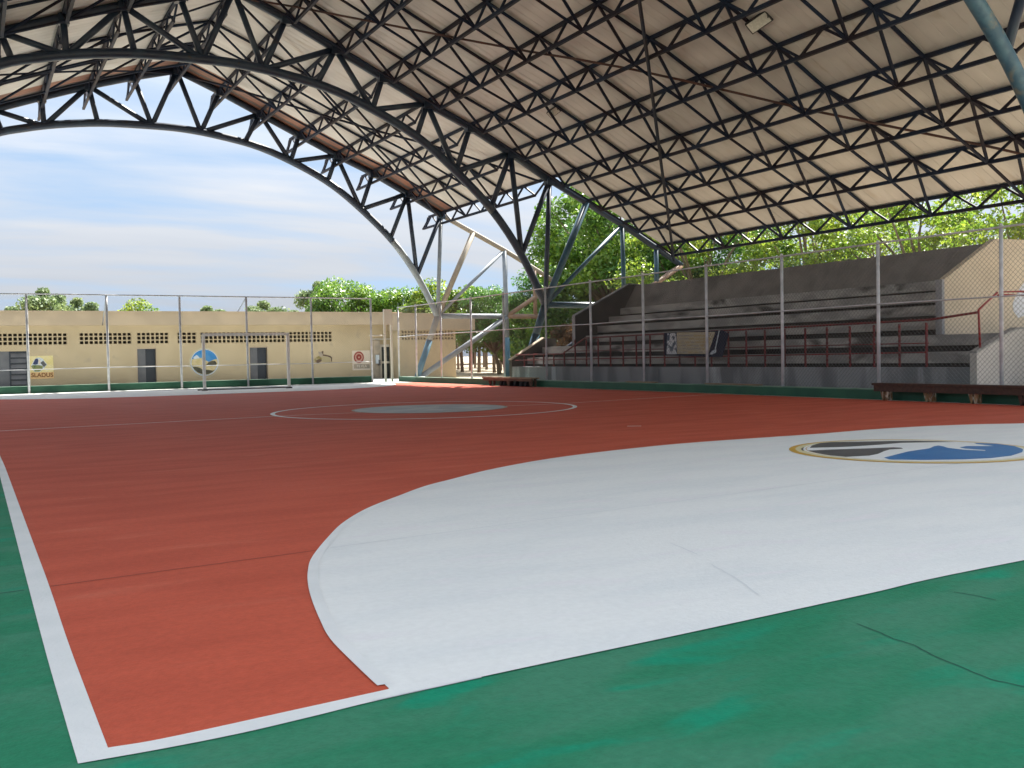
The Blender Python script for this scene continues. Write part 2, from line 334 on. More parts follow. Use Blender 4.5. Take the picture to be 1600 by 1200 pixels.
# ------------------------------------------------------------------ ground and court
sheet('ground', [(-400, -300), (500, -300), (500, 900), (-400, 900)], -0.16, 'ground')
MB().box((-8, -12, -0.15), (16.3, 36.3, 0)).build('green_floor', 'green')['kind'] = 'structure'
MB().box((-8, 36.31, -0.15), (19, 45.5, -0.06)).build('concrete_path', 'pale_conc')['kind'] = 'structure'
g = lambda x, y: tuple(onZ(x, y)[:2])
oc = g(122, 1195); ic = g(168.8, 1170)
out_side = [oc, g(100, 1120), g(66, 1000), g(27, 850), g(0, 745)]
in_side = [ic, g(134.5, 1080), g(105, 1000), g(76.5, 915), g(52.5, 850), g(8, 730)]
XL = 0.06; YR = 34.05
out_line = [oc, g(260, 1170.5), g(380, 1146.5), g(494.5, 1119.5), g(600, 1093.7), g(850, 1039), g(1078, 990.5), g(1350, 931), g(1600, 877)]
slope = (out_line[-1][1]-out_line[-3][1])/(out_line[-1][0]-out_line[-3][0])
XR = 15.62
for xx in (9, 10.5, 12, 13.5, XR+0.08): out_line.append((xx, out_line[8][1]*(1-(xx-out_line[8][0])/(XR+.08-out_line[8][0]))))
in_line = [ic, g(260, 1154.5), g(460, 1110.8), g(608, 1078)]
# red court
red_poly = in_line[:-1]+[(g(608, 1078)[0], g(608, 1078)[1])]+[(g(608, 1078)[0]+0.25, 0.5), (14.6, 0.5), (XR, 0.08), (XR, YR)]+[(-0.1, YR)]+[(in_side[-1][0], in_side[-1][1])]+in_side[1:-1][::-1]
sheet('red_court', [(p[0], p[1]) for p in red_poly], 0.00160, 'red')
# white border line, left side and near end
ls = catmull(out_side); li = catmull(in_side)
sheet('boundary_line', [oc]+ls[1:]+[(-0.18, YR), (-0.1, YR)]+li[::-1][:-1]+[ic], 0.00320, 'line')
nl = catmull(out_line); ni = catmull(in_line)
xcut = g(608, 1078)[0]
sheet('boundary_line', [oc]+[p for p in nl[1:] if p[0] < xcut+0.3]+[(xcut+0.3, 0.3)]+ni[::-1], 0.0034, 'line')
strip('boundary_line', [(XR+0.04, 0.0), (XR+0.04, 12), (15.78, 20), (15.76, YR)], 0.07, 0.00360, 'worn_line')
# near goal area
Dp = [(608, 1078), (570, 1043), (527, 1000), (510, 970), (497, 940), (490, 915), (489.2, 893), (495, 872), (517.5, 842.5), (542.5, 817.5), (580, 795), (630, 775),
      (667.5, 761), (705, 751), (780, 732.5), (880, 715), (1005, 700), (1105, 691), (1280, 678.8), (1360, 672.2), (1440, 667.2), (1520, 664), (1580, 662.8)]
dp = [g(*q) for q in Dp]
dsm = catmull(dp, 6)
last = dp[-1]
rr_ = math.hypot(last[0]-9.55, last[1]-0.05)
rest = arc(9.55, 0.05, rr_, math.atan2(last[1]-0.05, last[0]-9.55), 0, 24)[1:]
near_edge = [(p[0], p[1]+0.002) for p in nl if p[0] > dp[0][0]-0.10 and p[0] < rest[-1][0]]
sheet('near_goal_area', dsm+rest+near_edge[::-1], 0.00500, 'white')
strip('goal_area_line', dsm[1:]+rest, 0.05, 0.00660, 'line')
# far goal area and apron
far = arc(5.1, YR, 5.75, math.pi, 1.5*math.pi, 24)+arc(8.7, YR, 5.75, 1.5*math.pi, 2*math.pi, 24)
sheet('far_goal_area', far, 0.00500, 'white')
sheet('end_apron', [(-2.5, YR+0.02), (15.85, YR+0.02), (15.85, 36.1), (-2.5, 36.1)], 0.00240, 'pale_conc')
# halfway line, circle, disc
hl = [g(*q) for q in [(0, 673.8), (100, 668.3), (200, 663), (300, 657.6), (380, 653.5), (415, 651.6)]]
strip('halfway_line', [(-0.1, hl[0][1]-.02)]+hl+[(4.8, 15.0)], 0.07, 0.00500, 'worn_line')
strip('halfway_line', [(4.8, 15.0), (10.7, 14.55), (12.5, 14.9), (XR, 15.3)], 0.05, 0.00500, 'worn_line')
CC = (7.69, 14.95)
strip('centre_circle_line', arc(*CC, 2.96, 0, 2*math.pi*(95/96), 95), 0.085, 0.00660, 'line', closed=True)
strip('penalty_mark', [g(980, 666.5), g(1002, 666.3)], 0.06, 0.00660, 'line')
# sealed joints and cracks in the slab (thin inlaid strips)
def jag(a, b, n, amp):
    return [(a[0]+(b[0]-a[0])*i/n+random.uniform(-amp, amp), a[1]+(b[1]-a[1])*i/n+random.uniform(-amp, amp)) for i in range(n+1)]
strip('slab_joint', jag((0.08, 2.28), (1.45, 2.385), 20, 0.003), 0.011, 0.00272, 'seam')
strip('slab_joint', jag((-4, 2.05), (-0.02, 2.27), 20, 0.004), 0.012, 0.0012, 'seam_green')
strip('slab_joint', jag((1.5, 2.39), (8.5, 2.92), 60, 0.003), 0.008, 0.0062, 'seam_white')
ck = [g(*q) for q in [(980, 838), (1050, 850), (1090, 868), (1120, 889), (1150, 905), (1180, 929), (1225, 946)]]
def crack(pts, w, z, m):
    P = []
    for a, b in zip(pts[:-1], pts[1:]): P += jag(a, b, 5, 0.00240)[:-1]
    strip('floor_crack', P+[pts[-1]], w, z, m)
crack([g(*q) for q in [(1048, 850), (1090, 868)]], 0.006, 0.0062, 'seam_white')
crack([g(*q) for q in [(1112, 884), (1150, 905), (1185, 931)]], 0.006, 0.0062, 'seam_white')
crack([g(*q) for q in [(1340, 975), (1378, 990), (1395, 998), (1430, 1009), (1452, 1022), (1500, 1042), (1548, 1062), (1600, 1073), (1660, 1095)]], 0.006, 0.0016, 'seam_green')
crack([g(*q) for q in [(1490, 925), (1530, 932), (1556, 938)]], 0.006, 0.0016, 'seam_green')

# emblem painted in the near goal area
def disc_poly(c, r, n=64): return arc(c[0], c[1], r, 0, 2*math.pi*(n-1)/n, n-1)
em = empty('floor_emblem', (8.1, 3.85, 0.0), 'round gold-rimmed emblem with charcoal and blue shapes painted on the near white goal area', 'emblem')
EC = (8.1, 3.85)
def emstrip(name, pts, z, m): return strip(name, pts, 0.001, z, m, None, em)
def emsheet(name, pts, z, m):
    o = MB().add([(x, y, z) for x, y in pts], [tuple(range(len(pts)))]).build(name, m, em)
    if o.data.polygons[0].normal.z < 0: o.data.flip_normals()
    return o
emsheet('gold_ring', disc_poly(EC, 1.20), 0.00740, 'gold')
emsheet('pale_ring', disc_poly((EC[0]+0.02, EC[1]), 1.15), 0.00780, 'paleyellow')
emsheet('inner_disc', disc_poly((EC[0]+0.03, EC[1]), 1.08), 0.00820, 'white')
strip('inner_line', disc_poly((EC[0]+0.03, EC[1]), 1.05), 0.00880, 0.00860, 'gold', None, em, True)
def epx(pts): return [g(*q) for q in pts]
emsheet('charcoal_shape', epx([(1265, 701), (1269, 697), (1281, 693.5), (1300, 691.8), (1340, 691.3), (1390, 690.2), (1430, 690), (1465, 690.6), (1492, 691.7), (1450, 692.4), (1408, 693.2), (1375, 696), (1330, 699), (1290, 700.4)]), 0.00900, 'charcoal')
emsheet('charcoal_shape', epx([(1262, 705.4), (1300, 703.6), (1350, 702), (1396, 700.2), (1408, 700.8), (1411, 702.4), (1390, 703.6), (1381, 706.5), (1372, 710.5), (1358, 713.3), (1322, 715.2), (1296, 712.8), (1276, 709.2)]), 0.00900, 'charcoal')
emsheet('charcoal_shape', epx([(1251, 702.8), (1254, 700.6), (1256.5, 700.4), (1254.5, 703), (1256.5, 705.4), (1254, 705.4)]), 0.00900, 'charcoal')
emsheet('blue_shape', epx([(1381, 716.5), (1398, 712), (1420, 706.5), (1452, 701.8), (1459, 698.6), (1466, 697.4), (1474, 698.6), (1481, 701), (1506, 704), (1539, 705.6), (1540, 704.6), (1508, 702.2),
                           (1499, 700.2), (1510, 698.3), (1553, 698.2), (1526, 695), (1522, 693.2), (1556, 694.4), (1585, 698.2), (1599, 703.4), (1597, 708), (1580, 713.5), (1548, 717.2), (1505, 719.3), (1440, 720.2), (1390, 719.4)]), 0.00900, 'blue')
# faded disc at the centre spot
fd = empty('centre_emblem', (7.85, 15.1, 0), 'faded grey-blue emblem disc inside the centre circle of the court', 'emblem')
M['faded'] = mat('faded_emblem_paint', (0.40, 0.42, 0.42), 0.6, (0.28, 0.33, 0.38), 1.6, (1, 3, 1), 0.4, 0.6, col3=(0.50, 0.52, 0.52), scale3=1.2)
M['fadedrim'] = mat('faded_emblem_rim', (0.33, 0.27, 0.22), 0.6)
o = MB().add([(x, y, 0.00520) for x, y in disc_poly((7.85, 15.1), 1.56)], [tuple(range(64))]).build('disc_rim', 'fadedrim', fd)
o = MB().add([(x, y, 0.00580) for x, y in disc_poly((7.85, 15.1), 1.50)], [tuple(range(64))]).build('disc', 'faded', fd)

# ------------------------------------------------------------------ curbs
def curb(label, a, b):   # a,b box corners
    c = empty('green_curb', ((a[0]+b[0])/2, (a[1]+b[1])/2, 0), label, 'curb')
    MB().box(a, (b[0], b[1], b[2]-0.02)).build('curb_body', 'curb', c)
    MB().box((a[0]-.004, a[1]-.004, b[2]-0.02), (b[0]+.004, b[1]+.004, b[2])).build('curb_top', 'curb_top', c)
curb('dark green curb running under the side fence before the bleachers', (15.86, -2, 0.001), (16.06, 36.03, 0.21))
curb('dark green curb under the far fence behind the goal', (-2.5, 36.04, 0.001), (14.62, 36.24, 0.27))

# ------------------------------------------------------------------ roof profile
XK = [-13, -11.0, -9.3, -7.6, -5.9, -4.2, -2.5, -0.8, 0.9, 2.6, 4.3, 6.0, 7.7, 9.4, 11.1, 12.8, 14.5, 16.2, 17.9, 19.6, 21.3, 23.0, 24.7, 26.0]
ZK = [4.4, 5.45, 6.25, 7.0, 7.8, 8.6, 9.35, 10.05, 10.76, 11.42, 12.05, 12.6, 13.08, 12.40, 11.64, 10.88, 10.14, 9.46, 8.64, 7.76, 6.98, 6.2, 5.33, 4.65]
def zc(x): return float(np.interp(x, XK, ZK))
XA = [-4.3, -3.6, -2.8, -1.8, -0.5, 0.87, 1.9, 3.12, 4.68, 6.3, 7.84, 9.43, 11.09, 12.83, 14.28, 15.66, 17.1, 18.3, 19.31]
ZA = [2.95, 4.75, 6.5, 7.9, 9.05, 9.83, 10.15, 10.42, 10.63, 10.70, 10.70, 10.53, 10.20, 9.54, 8.79, 7.75, 6.42, 4.83, 2.95]
def za(x): return float(np.interp(x, XA, ZA))
arc_pts = catmull([(a, b) for a, b in zip(XA, ZA)], 4)
RIDGE = 7.7

def truss(Y, label, far=False, group=None):
    t = empty('arch_truss', (18.14, Y, 0.0), label, 'truss', 'arched roof trusses')
    S = 'steel'
    def mem(name, a, b, r, m=None, n=10, lab=None):
        o = MB().tube([(a[0], Y, a[1]), (b[0], Y, b[1])], r, n).build(name, m or S, t, True)
        if lab: o['label'] = lab
        return o
    # arch chord
    near = Y < 15
    cut = [p for p in arc_pts if p[0] < (15.2 if near else 17.2)]; low = [p for p in arc_pts if p[0] >= (15.2 if near else 17.15)]
    MB().tube([(x, Y, z) for x, z in cut], 0.155, 12).build('arch_chord', S, t, True)
    MB().tube([(x, Y, z) for x, z in [cut[-1]]+low], 0.153, 12).build('arch_chord', 'steel_grey' if far else ('steel_lit_blue' if near else S), t, True)
    # straight top chords
    for seg in (XK[13:20], XK[4:12][::-1]):
        MB().tube([(RIDGE, Y, zc(RIDGE))]+[(x, Y, zc(x)) for x in seg], 0.14, 10).build('top_chord', S, t, True)
    MB().tube([(x, Y, zc(x)) for x in (19.6, 21.3, 23.0, 24.7, 26.0)], 0.12, 10).build('top_chord', 'steel_beige' if far else S, t, True)
    k = lambda i: (RIDGE+1.7*i, zc(RIDGE+1.7*i))
    A = lambda x: (x, za(x))
    web = [(k(0), A(8.6)), (k(1), A(8.6)), (k(2), A(8.6)), (k(2), A(10.4)), (k(2), A(12.4)), (k(3), A(12.4)), (k(4), A(12.4)), (k(4), A(14.05)), (k(4), A(15.6)),
           (k(5), A(15.6)), (k(6), A(15.6)), (k(6), A(17.0)), (k(6), A(18.3)), (k(7), A(18.3)),
           (k(0), A(6.65)), (k(-1), A(6.65)), (k(-2), A(6.65)), (k(-2), A(4.6)), (k(-2), A(2.65)), (k(-3), A(2.65)), (k(-4), A(2.65)), (k(-4), A(1.2)), (k(-4), A(-0.4)),
           (k(-5), A(-0.4)), (k(-6), A(-0.4)), (k(-6), A(-1.6)), (k(-6), A(-2.9)), (k(-7), A(-2.9))]
    for a, b in web: mem('web_member', a, b, 0.102)
    N = (19.31, 2.95); Mn = (23.05, 2.95); F = (18.14, -0.05)
    mem('post', k(7), N, 0.095, 'steel_grey' if far else S)
    mem('radial_strut', k(8), N, 0.135, 'steel_beige' if far else 'steel_deep')
    mem('radial_strut', k(9), N, 0.085, 'steel_grey' if far else 'steel_deep')
    mem('horizontal_tie', N, (Mn[0], 2.95), 0.12, 'steel_grey' if far else 'steel_deep')
    mem('horizontal_tie', (Mn[0], 2.95), (25.1, 2.95), 0.12, 'steel_pink' if far else 'steel_deep')
    mem('post', k(9), (23.05, 1.9), 0.09 if not far else 0.12, 'steel_grey' if far else 'steel_deep')
    mem('post', (23.05, 1.9), (23.05, -0.15), 0.14, 'steel_teal', lab='teal painted foot of the outer post')
    mem('post', k(10), (24.7, 2.95), 0.10, 'steel_pink' if far else 'steel_deep')
    mem('end_strut', (26.0, zc(26.0)), (Mn[0]+0.1, 3.0), 0.11, 'steel_pink')
    mid = (F[0]+(N[0]-F[0])*0.62, F[1]+(N[1]-F[1])*0.62)
    mem('leg', N, mid, 0.15, 'steel_grey2' if far else 'steel_deep')
    mem('leg', mid, F, 0.15, 'steel_teal' if far else 'steel_deep', lab='teal painted lower leg of the truss column' if far else None)
    mem('leg_brace', F, (Mn[0], 2.9), 0.13, 'steel_grey' if far else S)
    # left support
    NL = (-4.3, 2.95); FL = (-3.2, -0.05)
    for a, b, r in [(k(-7), NL, .095), (k(-8), NL, .13), (NL, (-6.4, 2.95), .12), (NL, FL, .15), (FL, (-6.3, 2.9), .13), (k(-8), (-6.3, 0), .12)]:
        mem('left_strut', a, b, r)
    # gusset plates
    for i in range(-6, 8):
        x, z = k(i)
        MB().box((x-0.16, Y-0.15, z-0.2), (x+0.16, Y+0.15, z+0.13)).build('gusset_plate', S, t)
    MB().tube([(F[0], Y, -0.16), (F[0], Y, 0.12)], 0.42, 16).build('footing', 'conc_front', t, True)
    return t
M['steel_deep'] = mat('deep_blue_steel_paint', (0.018, 0.060, 0.10), 0.42, (0.03, 0.085, 0.13), 2.2)
M['steel_grey2'] = mat('grey_beige_steel_paint', (0.30, 0.28, 0.25), 0.65, (0.24, 0.23, 0.215), 3)
truss(39.4, 'farthest arched roof truss against the sky, with sunlit faded beige outer chord and teal legs', True)
truss(29.5, 'middle arched navy steel truss landing beside the far end of the bleachers')
truss(8.8, 'nearest arched steel truss, seen only as a patchy blue tube at the upper right corner')

# ------------------------------------------------------------------ lattice joists
def make_joist(L, tops, ext, name_label):
    # local frame: y runs from 0 (far truss) to -L; z=0 is the top chord
    r = bpy.data.objects.new('roof_joist', None); COL.objects.link(r); WORLD[r.name] = Vector((0, 0, 0))
    tag(r, name_label, 'joist', 'lattice roof joists')
    D = -0.50
    def cm(mb, nm): 
        me = mb.mesh(nm); me.materials.append(M['joist']); return me
    def bar(a, b, w, nm):
        return cm(MB().tube([a, b], w, 4), nm)
    meshobj('top_chord', bar((0, 0.1+ext*0.6, 0), (0, -L+0.1, 0), 0.07, 'jt'), r)
    y0 = -1.0 if ext == 0 else ext; y1 = -L+1.1
    meshobj('bottom_chord', bar((0, y0, D), (0, y1, D), 0.066, 'jb'), r)
    unit = {}
    def web(ya, yb):   # ya top, yb bottom
        d = round(yb-ya, 2)
        if d not in unit: unit[d] = bar((0, 0, 0), (0, d, D), 0.043, 'jw')
        meshobj('lattice_web', unit[d], r, (0, ya, 0))
    T = tops; Bm = [t-0.75 for t in T[:-1]]
    for i, t in enumerate(T):
        if i < len(Bm): web(t, Bm[i])
        if i > 0: web(t, Bm[i-1])
    web(T[0], y0 if ext == 0 else T[0]+0.75)
    if ext:
        yy = T[0]+0.75; web(yy+0.75, yy)
        t = yy+0.75
        while t+0.75 < ext: web(t, t+0.75); web(min(t+1.4, ext*0.7), t+0.75); t += 1.5
        web(ext*0.6, ext)
    else: web(-0.1, y0)
    web(T[-1], y1); web(-L+0.15, y1)
    return r
ords = ['first', 'second', 'third', 'fourth', 'fifth', 'sixth', 'seventh', 'eighth', 'ninth', 'tenth', 'eleventh']
def side_name(i, top):
    if i == 0: return 'directly under the ridge'
    n = ords[abs(i)-1]
    return ('on the bleacher side, %s from ridge' if i > 0 else 'on the open left side, %s from ridge') % n
topsN = [-1.9-1.5*i for i in range(12)]
topsF = [-1.9-1.5*i for i in range(5)]
jN = make_joist(20.3, topsN, 0, 'x'); jF = make_joist(9.9, topsF, 2.1, 'x')
first = {'N': True, 'F': True}
def place(proto, key, x, y, label):
    loc = (x, y, zc(x)+0.08)
    if first[key]:
        proto.location = loc; proto['label'] = label; first[key] = False
    else: copy_thing(proto, loc, label, 'lattice roof joists')
for i in range(-8, 11):
    x = RIDGE+1.7*i
    place(jN, 'N', x, 29.5, 'long main bay joist '+side_name(i, 1))
for i in range(-7, 8):
    x = RIDGE+1.7*i
    place(jF, 'F', x, 39.4, 'short far bay joist '+side_name(i, 1))
    j = make_joist(10.0, topsF, 0, 'x') if i == -7 else None
    if j: jC = j; jC.location = (x, 9.2, zc(x)+0.08); jC['label'] = 'joist of the nearest roof bay '+side_name(i, 1)
    else: copy_thing(jC, (x, 9.2, zc(x)+0.08), 'joist of the nearest roof bay '+side_name(i, 1), 'lattice roof joists')

# cross ties between joists
def cross_tie(yt, side, n, label):
    t = empty('cross_tie', (RIDGE, yt, zc(RIDGE)), label, 'roof tie', 'roof ties across the joists')
    pts = [RIDGE+side*1.7*i for i in range(0, n+1)]
    MB().tube([(x, yt, zc(x)+0.07) for x in pts], 0.052, 6).build('top_tie', 'joist', t)
    yb = yt+0.75
    MB().tube([(x, yb, zc(x)-0.42) for x in pts], 0.045, 6).build('bottom_tie', 'joist', t)
    for a, b in zip(pts[:-1], pts[1:]):
        MB().tube([(a, yt, zc(a)+0.05), (b, yb, zc(b)-0.42)], 0.045, 6).build('knee_brace', 'joist', t)
nth = ['first', 'second', 'third', 'fourth', 'fifth', 'sixth', 'seventh']
for side, sn in ((1, 'bleacher side'), (-1, 'open left side')):
    for i, y in enumerate((27.6-3*j for j in range(6))):
        cross_tie(y, side, 10 if side > 0 else 8, 'main bay tie with knee braces, %s, %s from the middle truss' % (sn, nth[i]))
    for i, y in enumerate((5.8, 2.8)):
        cross_tie(y, side, 7, 'nearest bay tie with knee braces, %s, %s from the near truss' % (sn, nth[i]))
    for i, y in enumerate((36.0, 33.0)):
        cross_tie(y, side, 7, 'far bay tie with knee braces, %s, %s from the far truss' % (sn, nth[i]))

def rod(x0, y0, x1, y1, label, m='rust', r=0.035, dz=-0.14):
    n = 16; pts = []
    for i in range(n+1):
        x = x0+(x1-x0)*i/n; pts.append((x, y0+(y1-y0)*i/n, zc(x)+dz))
    tag(MB().tube(pts, r, 6).build('bracing_rod', m), label, 'rod', 'diagonal roof bracing rods')
rod(24.85, 28.55, 7.9, 9.3, 'thick dark diagonal rod rising from the bleacher-side eave to the ridge of the main bay', 'joist', 0.055, -0.50)
rod(8.2, 29.2, 24.9, 10.9, 'thin rusty diagonal rod of the main bay falling from the ridge towards the near eave')
rod(7.9, 29.2, -5.7, 10.5, 'thin rusty diagonal rod of the main bay over the open left side', 'rust')
rod(-5.7, 29.0, 7.4, 10, 'dark diagonal rod of the main bay over the open left side', 'joist')
rod(7.9, 39.2, 19.4, 29.8, 'dark diagonal rod of the far bay falling from the far ridge to the middle truss', 'joist', 0.045)
rod(19.4, 39.2, 8.0, 29.8, 'dark diagonal rod of the far bay rising from the far eave to the middle ridge', 'joist', 0.045, -0.2)
rod(7.5, 39.2, -4, 29.8, 'dark diagonal rod of the far bay descending over the open left side', 'joist')
rod(-4, 39.2, 7.4, 29.8, 'dark diagonal rod of the far bay climbing over the open left side', 'joist', 0.035, -0.2)

# ------------------------------------------------------------------ roof sheets
roof = empty('canopy_roof', (RIDGE, 14, zc(RIDGE)), 'big gabled roof of beige metal sheets covering the sports court', 'roof')
def roof_strip(ya, yb, xs, m, name='roof_sheet'):
    w = yb-ya; prof = []
    n = max(1, round(w/0.33)); 
    for i in range(n):
        a = ya+w*i/n; s = w/n
        prof += [(a+0.004, 0.0), (a+s-0.055, 0.0), (a+s-0.045, 0.007), (a+s-0.018, 0.007), (a+s-0.006, 0.0)]
    vs = []; c = len(prof)
    for x in xs:
        for y, dz in prof: vs.append((x, y, zc(x)+0.145+dz))
    for x in xs:
        vs += [(x, ya+0.004, zc(x)+0.20), (x, yb-0.006, zc(x)+0.20)]
    fs = []; b0 = c*len(xs)
    for i in range(len(xs)-1):
        for j in range(c-1): fs.append((i*c+j, i*c+j+1, (i+1)*c+j+1, (i+1)*c+j))
        fs.append((b0+2*i, b0+2*i+2, b0+2*i+3, b0+2*i+1))
    MB().add(vs, fs).build(name, m, roof)
R_full = [RIDGE]+XK[13:23]+[24.78]; L_full = [RIDGE]+XK[4:12][::-1]+[-6.1]
R_far = [RIDGE]+XK[13:20]+[19.66]; L_far = [RIDGE]+XK[4:12][::-1]+[-6.1]
y = 29.2
for j in range(20):
    for xs in (R_full, L_full): roof_strip(y-1, y, xs, 'roof')
    y -= 1
for j in range(9):
    a = 29.2+j*(38.0-29.2)/9; b = 29.2+(j+1)*(38.0-29.2)/9
    for xs in (R_far, L_far): roof_strip(a, b, xs, 'roof')
for j in range(10):
    a = 9.2-1.04*(j+1); b = 9.2-1.04*j
    for xs in (R_far, L_far): roof_strip(a, b, xs, 'roof')
for xs in (R_far, L_far):
    roof_strip(38.0, 38.85, xs, 'roof_brown'); roof_strip(38.85, 39.1, xs, 'roof_dark'); roof_strip(39.1, 39.8, xs, 'roof_brown')

# floodlights under the roof
def floodlight(x, y, z, s, label):
    t = empty('floodlight', (x, y, z), label, 'floodlight', 'floodlights under the roof')
    tilt = Matrix.Translation((x, y, z)) @ Matrix.Rotation(math.radians(38), 4, 'Y') @ Matrix.Rotation(math.radians(-25), 4, 'X')
    def b(a, c, name, m):
        o = MB().box(a, c).build(name, m, None, bevel=0.008); o.parent = t
        o.matrix_parent_inverse = Matrix.Identity(4); o.matrix_local = Matrix.Translation((-x, -y, -z)) @ tilt; return o
    b((-.16*s, -.30*s, -.05), (.16*s, .30*s, .05), 'case', 'lamp_case')
    b((-.135*s, -.27*s, -.062), (.135*s, .27*s, -.0505), 'lens', 'lamp_glass')
    MB().tube([(x, y-.3*s, z), (x, y-.25*s, z+.35), (x, y+.25*s, z+.35), (x, y+.3*s, z)], 0.015, 6).build('bracket', 'lamp_case', t)
floodlight(17.0, 15.3, 9.1, 1.02, 'larger rectangular floodlight under the roof near the top right')
floodlight(17.0, 24.9, 9.08, 0.78, 'smaller pale floodlight under the roof, right of the middle truss')

# ------------------------------------------------------------------ chain link fences
def link_mesh(mb, u0, u1, z0, z1, P, pitch, r):
    # two families of diagonal wires clipped to the rectangle (u along fence)
    H = z1-z0; s = pitch*math.sqrt(2)
    for sg in (1, -1):
        c = u0-H if sg > 0 else u0
        end = u1 if sg > 0 else u1+H
        while c < end:
            if sg > 0: a = (c, z0); b = (c+H, z1)
            else: a = (c, z0); b = (c-H, z1)
            # clip in u
            (ua, zaa), (ub, zbb) = a, b
            if ua > ub: (ua, zaa), (ub, zbb) = (ub, zbb), (ua, zaa)
            if ub > u0 and ua < u1:
                f = lambda u: zaa+(zbb-zaa)*(u-ua)/(ub-ua)
                p, q = max(ua, u0), min(ub, u1); zp, zq = f(p), f(q)
                if q-p > 0.01: mb.tube([P(p, zp), P(q, zq)], r, 3, False)
            c += s
sf = empty('chain_link_fence', (15.96, 22, 0.2), 'tall chain link fence with galvanised posts between the court and the bleachers', 'fence')
posts_px = [614, 651, 690, 737, 788, 854, 924, 1006, 1105, 1223, 1373, 1565]
tops_px = [484, 478, 470, 463, 457, 450, 441, 433, 427, 400, 375, 345]
py = [float(onX(a, 560, 15.96)[1]) for a in posts_px]; py[0] = 36.2; py += [5.6, 3.05, 0.5]
for i, yv in enumerate(py):
    MB().tube([(15.96, yv, 0.21 if yv < 35 else 0.0), (15.96, yv, 3.17)], 0.036 if i != 5 else 0.032, 10).build('post', 'galv', sf, True)
    MB().tube([(15.96, yv, 3.17), (15.96, yv, 3.22)], [0.045, 0.02], 10).build('post_cap', 'galv', sf, True)
for z, r in ((3.16, 0.02), (1.92, 0.014)):
    MB().tube([(15.93, yv, z+random.uniform(-.015, .015)) for yv in py], r, 6).build('rail', 'galv', sf, True)
mb = MB(); link_mesh(mb, 0.5, 36.2, 0.22, 3.15, lambda u, z: (15.985, u, z), 0.066, 0.0034)
o = mb.build('wire_mesh', 'mesh', sf); o['kind'] = 'stuff'
ff = empty('chain_link_fence', (6, 36, 0.0), 'chain link fence behind the goal with white posts, in front of the tan building', 'fence')
fx = [-0.85]+[float(onY(a, 560, 36.0)[0]) for a in (44, 169, 283, 387, 488, 581)]
for xv in fx:
    MB().tube([(xv, 36.0, 0.0), (xv, 36.0, 3.55)], 0.042, 10).build('post', 'galv', ff, True)
for z, r in ((3.54, 0.024), (0.87, 0.013)):
    MB().tube([(xv, 35.96, z+random.uniform(-.02, .02)) for xv in fx], r, 6).build('rail', 'galv', ff, True)
mb = MB(); link_mesh(mb, -2.0, fx[-1], 0.28, 3.52, lambda u, z: (u, 36.03, z), 0.075, 0.0011)
o = mb.build('wire_mesh', 'mesh', ff); o['kind'] = 'stuff'
X46s = lambda px: float(onY(px, 500, 45.66)[0])
for xa, xb, zb in ((fx[2], X46s(160), 2.80), (fx[4], X46s(372), 3.44)):
    MB().tube([(xa, 36.0, 3.5), (xb, 45.66, zb)], 0.022, 6).build('stay_brace', 'steel_grey', ff, True)
# gate posts at the corner opening
gp = empty('gate_frame', (15.35, 36.3, 0), 'open gate frame of white posts at the far right corner of the court', 'gate')
for xg in (15.38, 15.68): MB().box((xg-.04, 36.28, 0), (xg+.04, 36.36, 2.45)).build('gate_post', 'frame_w', gp)
MB().box((15.34, 36.27, 2.45), (15.72, 36.37, 3.1)).build('gate_head', 'frame_w', gp)
MB().tube([(14.7, 36.32, 1.98), (15.34, 36.32, 1.98)], 0.03, 8).build('gate_lintel', 'frame_w', gp)

# ------------------------------------------------------------------ goal
gl = empty('handball_goal', (8.35, 31.8, 0), 'white frame goal standing empty in front of the far fence', 'goal')
gx0, gx1, gy0, gy1 = 6.92, 9.79, 31.95, 31.6
def gbox(a, b, nm, m='goal'): MB().tube([a, b], 0.066, 4).build(nm, m, gl)
gbox((gx0, gy0, 0.05), (gx0, gy0, 1.93), 'post'); gbox((gx1, gy1, 0.05), (gx1, gy1, 1.93), 'post')
gbox((gx0-0.04, gy0, 1.95), (gx1+0.04, gy1, 1.95), 'crossbar')
for x, yv in ((gx0, gy0), (gx1, gy1)):
    MB().box((x-.09, yv-.09, 0.013), (x+.09, yv+.09, 0.06)).build('foot_plate', 'goal_rust', gl)
MB().tube([(gx0-.25, gy0-.05, 0.045), (gx1, gy1, 0.045)], 0.022, 6).build('ground_bar', 'goal_rust', gl, True)

# ------------------------------------------------------------------ building behind the far fence
BY = 46.0
bd = empty('clubhouse', (10, BY, -0.16), 'long low tan building with perforated block vents behind the far fence', 'building')
def X46(px): return float(onY(px, 540, BY)[0])
doors = [(-2.6, X46(42), 1.64, 'a'), (X46(214), X46(243), 1.67, 'b'), (X46(390), X46(417), 1.66, 'c'), (X46(593), X46(612), 1.70, 'd')]
ZV0, ZV1, ZF, ZT = 1.88, 2.47, 2.78, 3.44
XE = 20.1
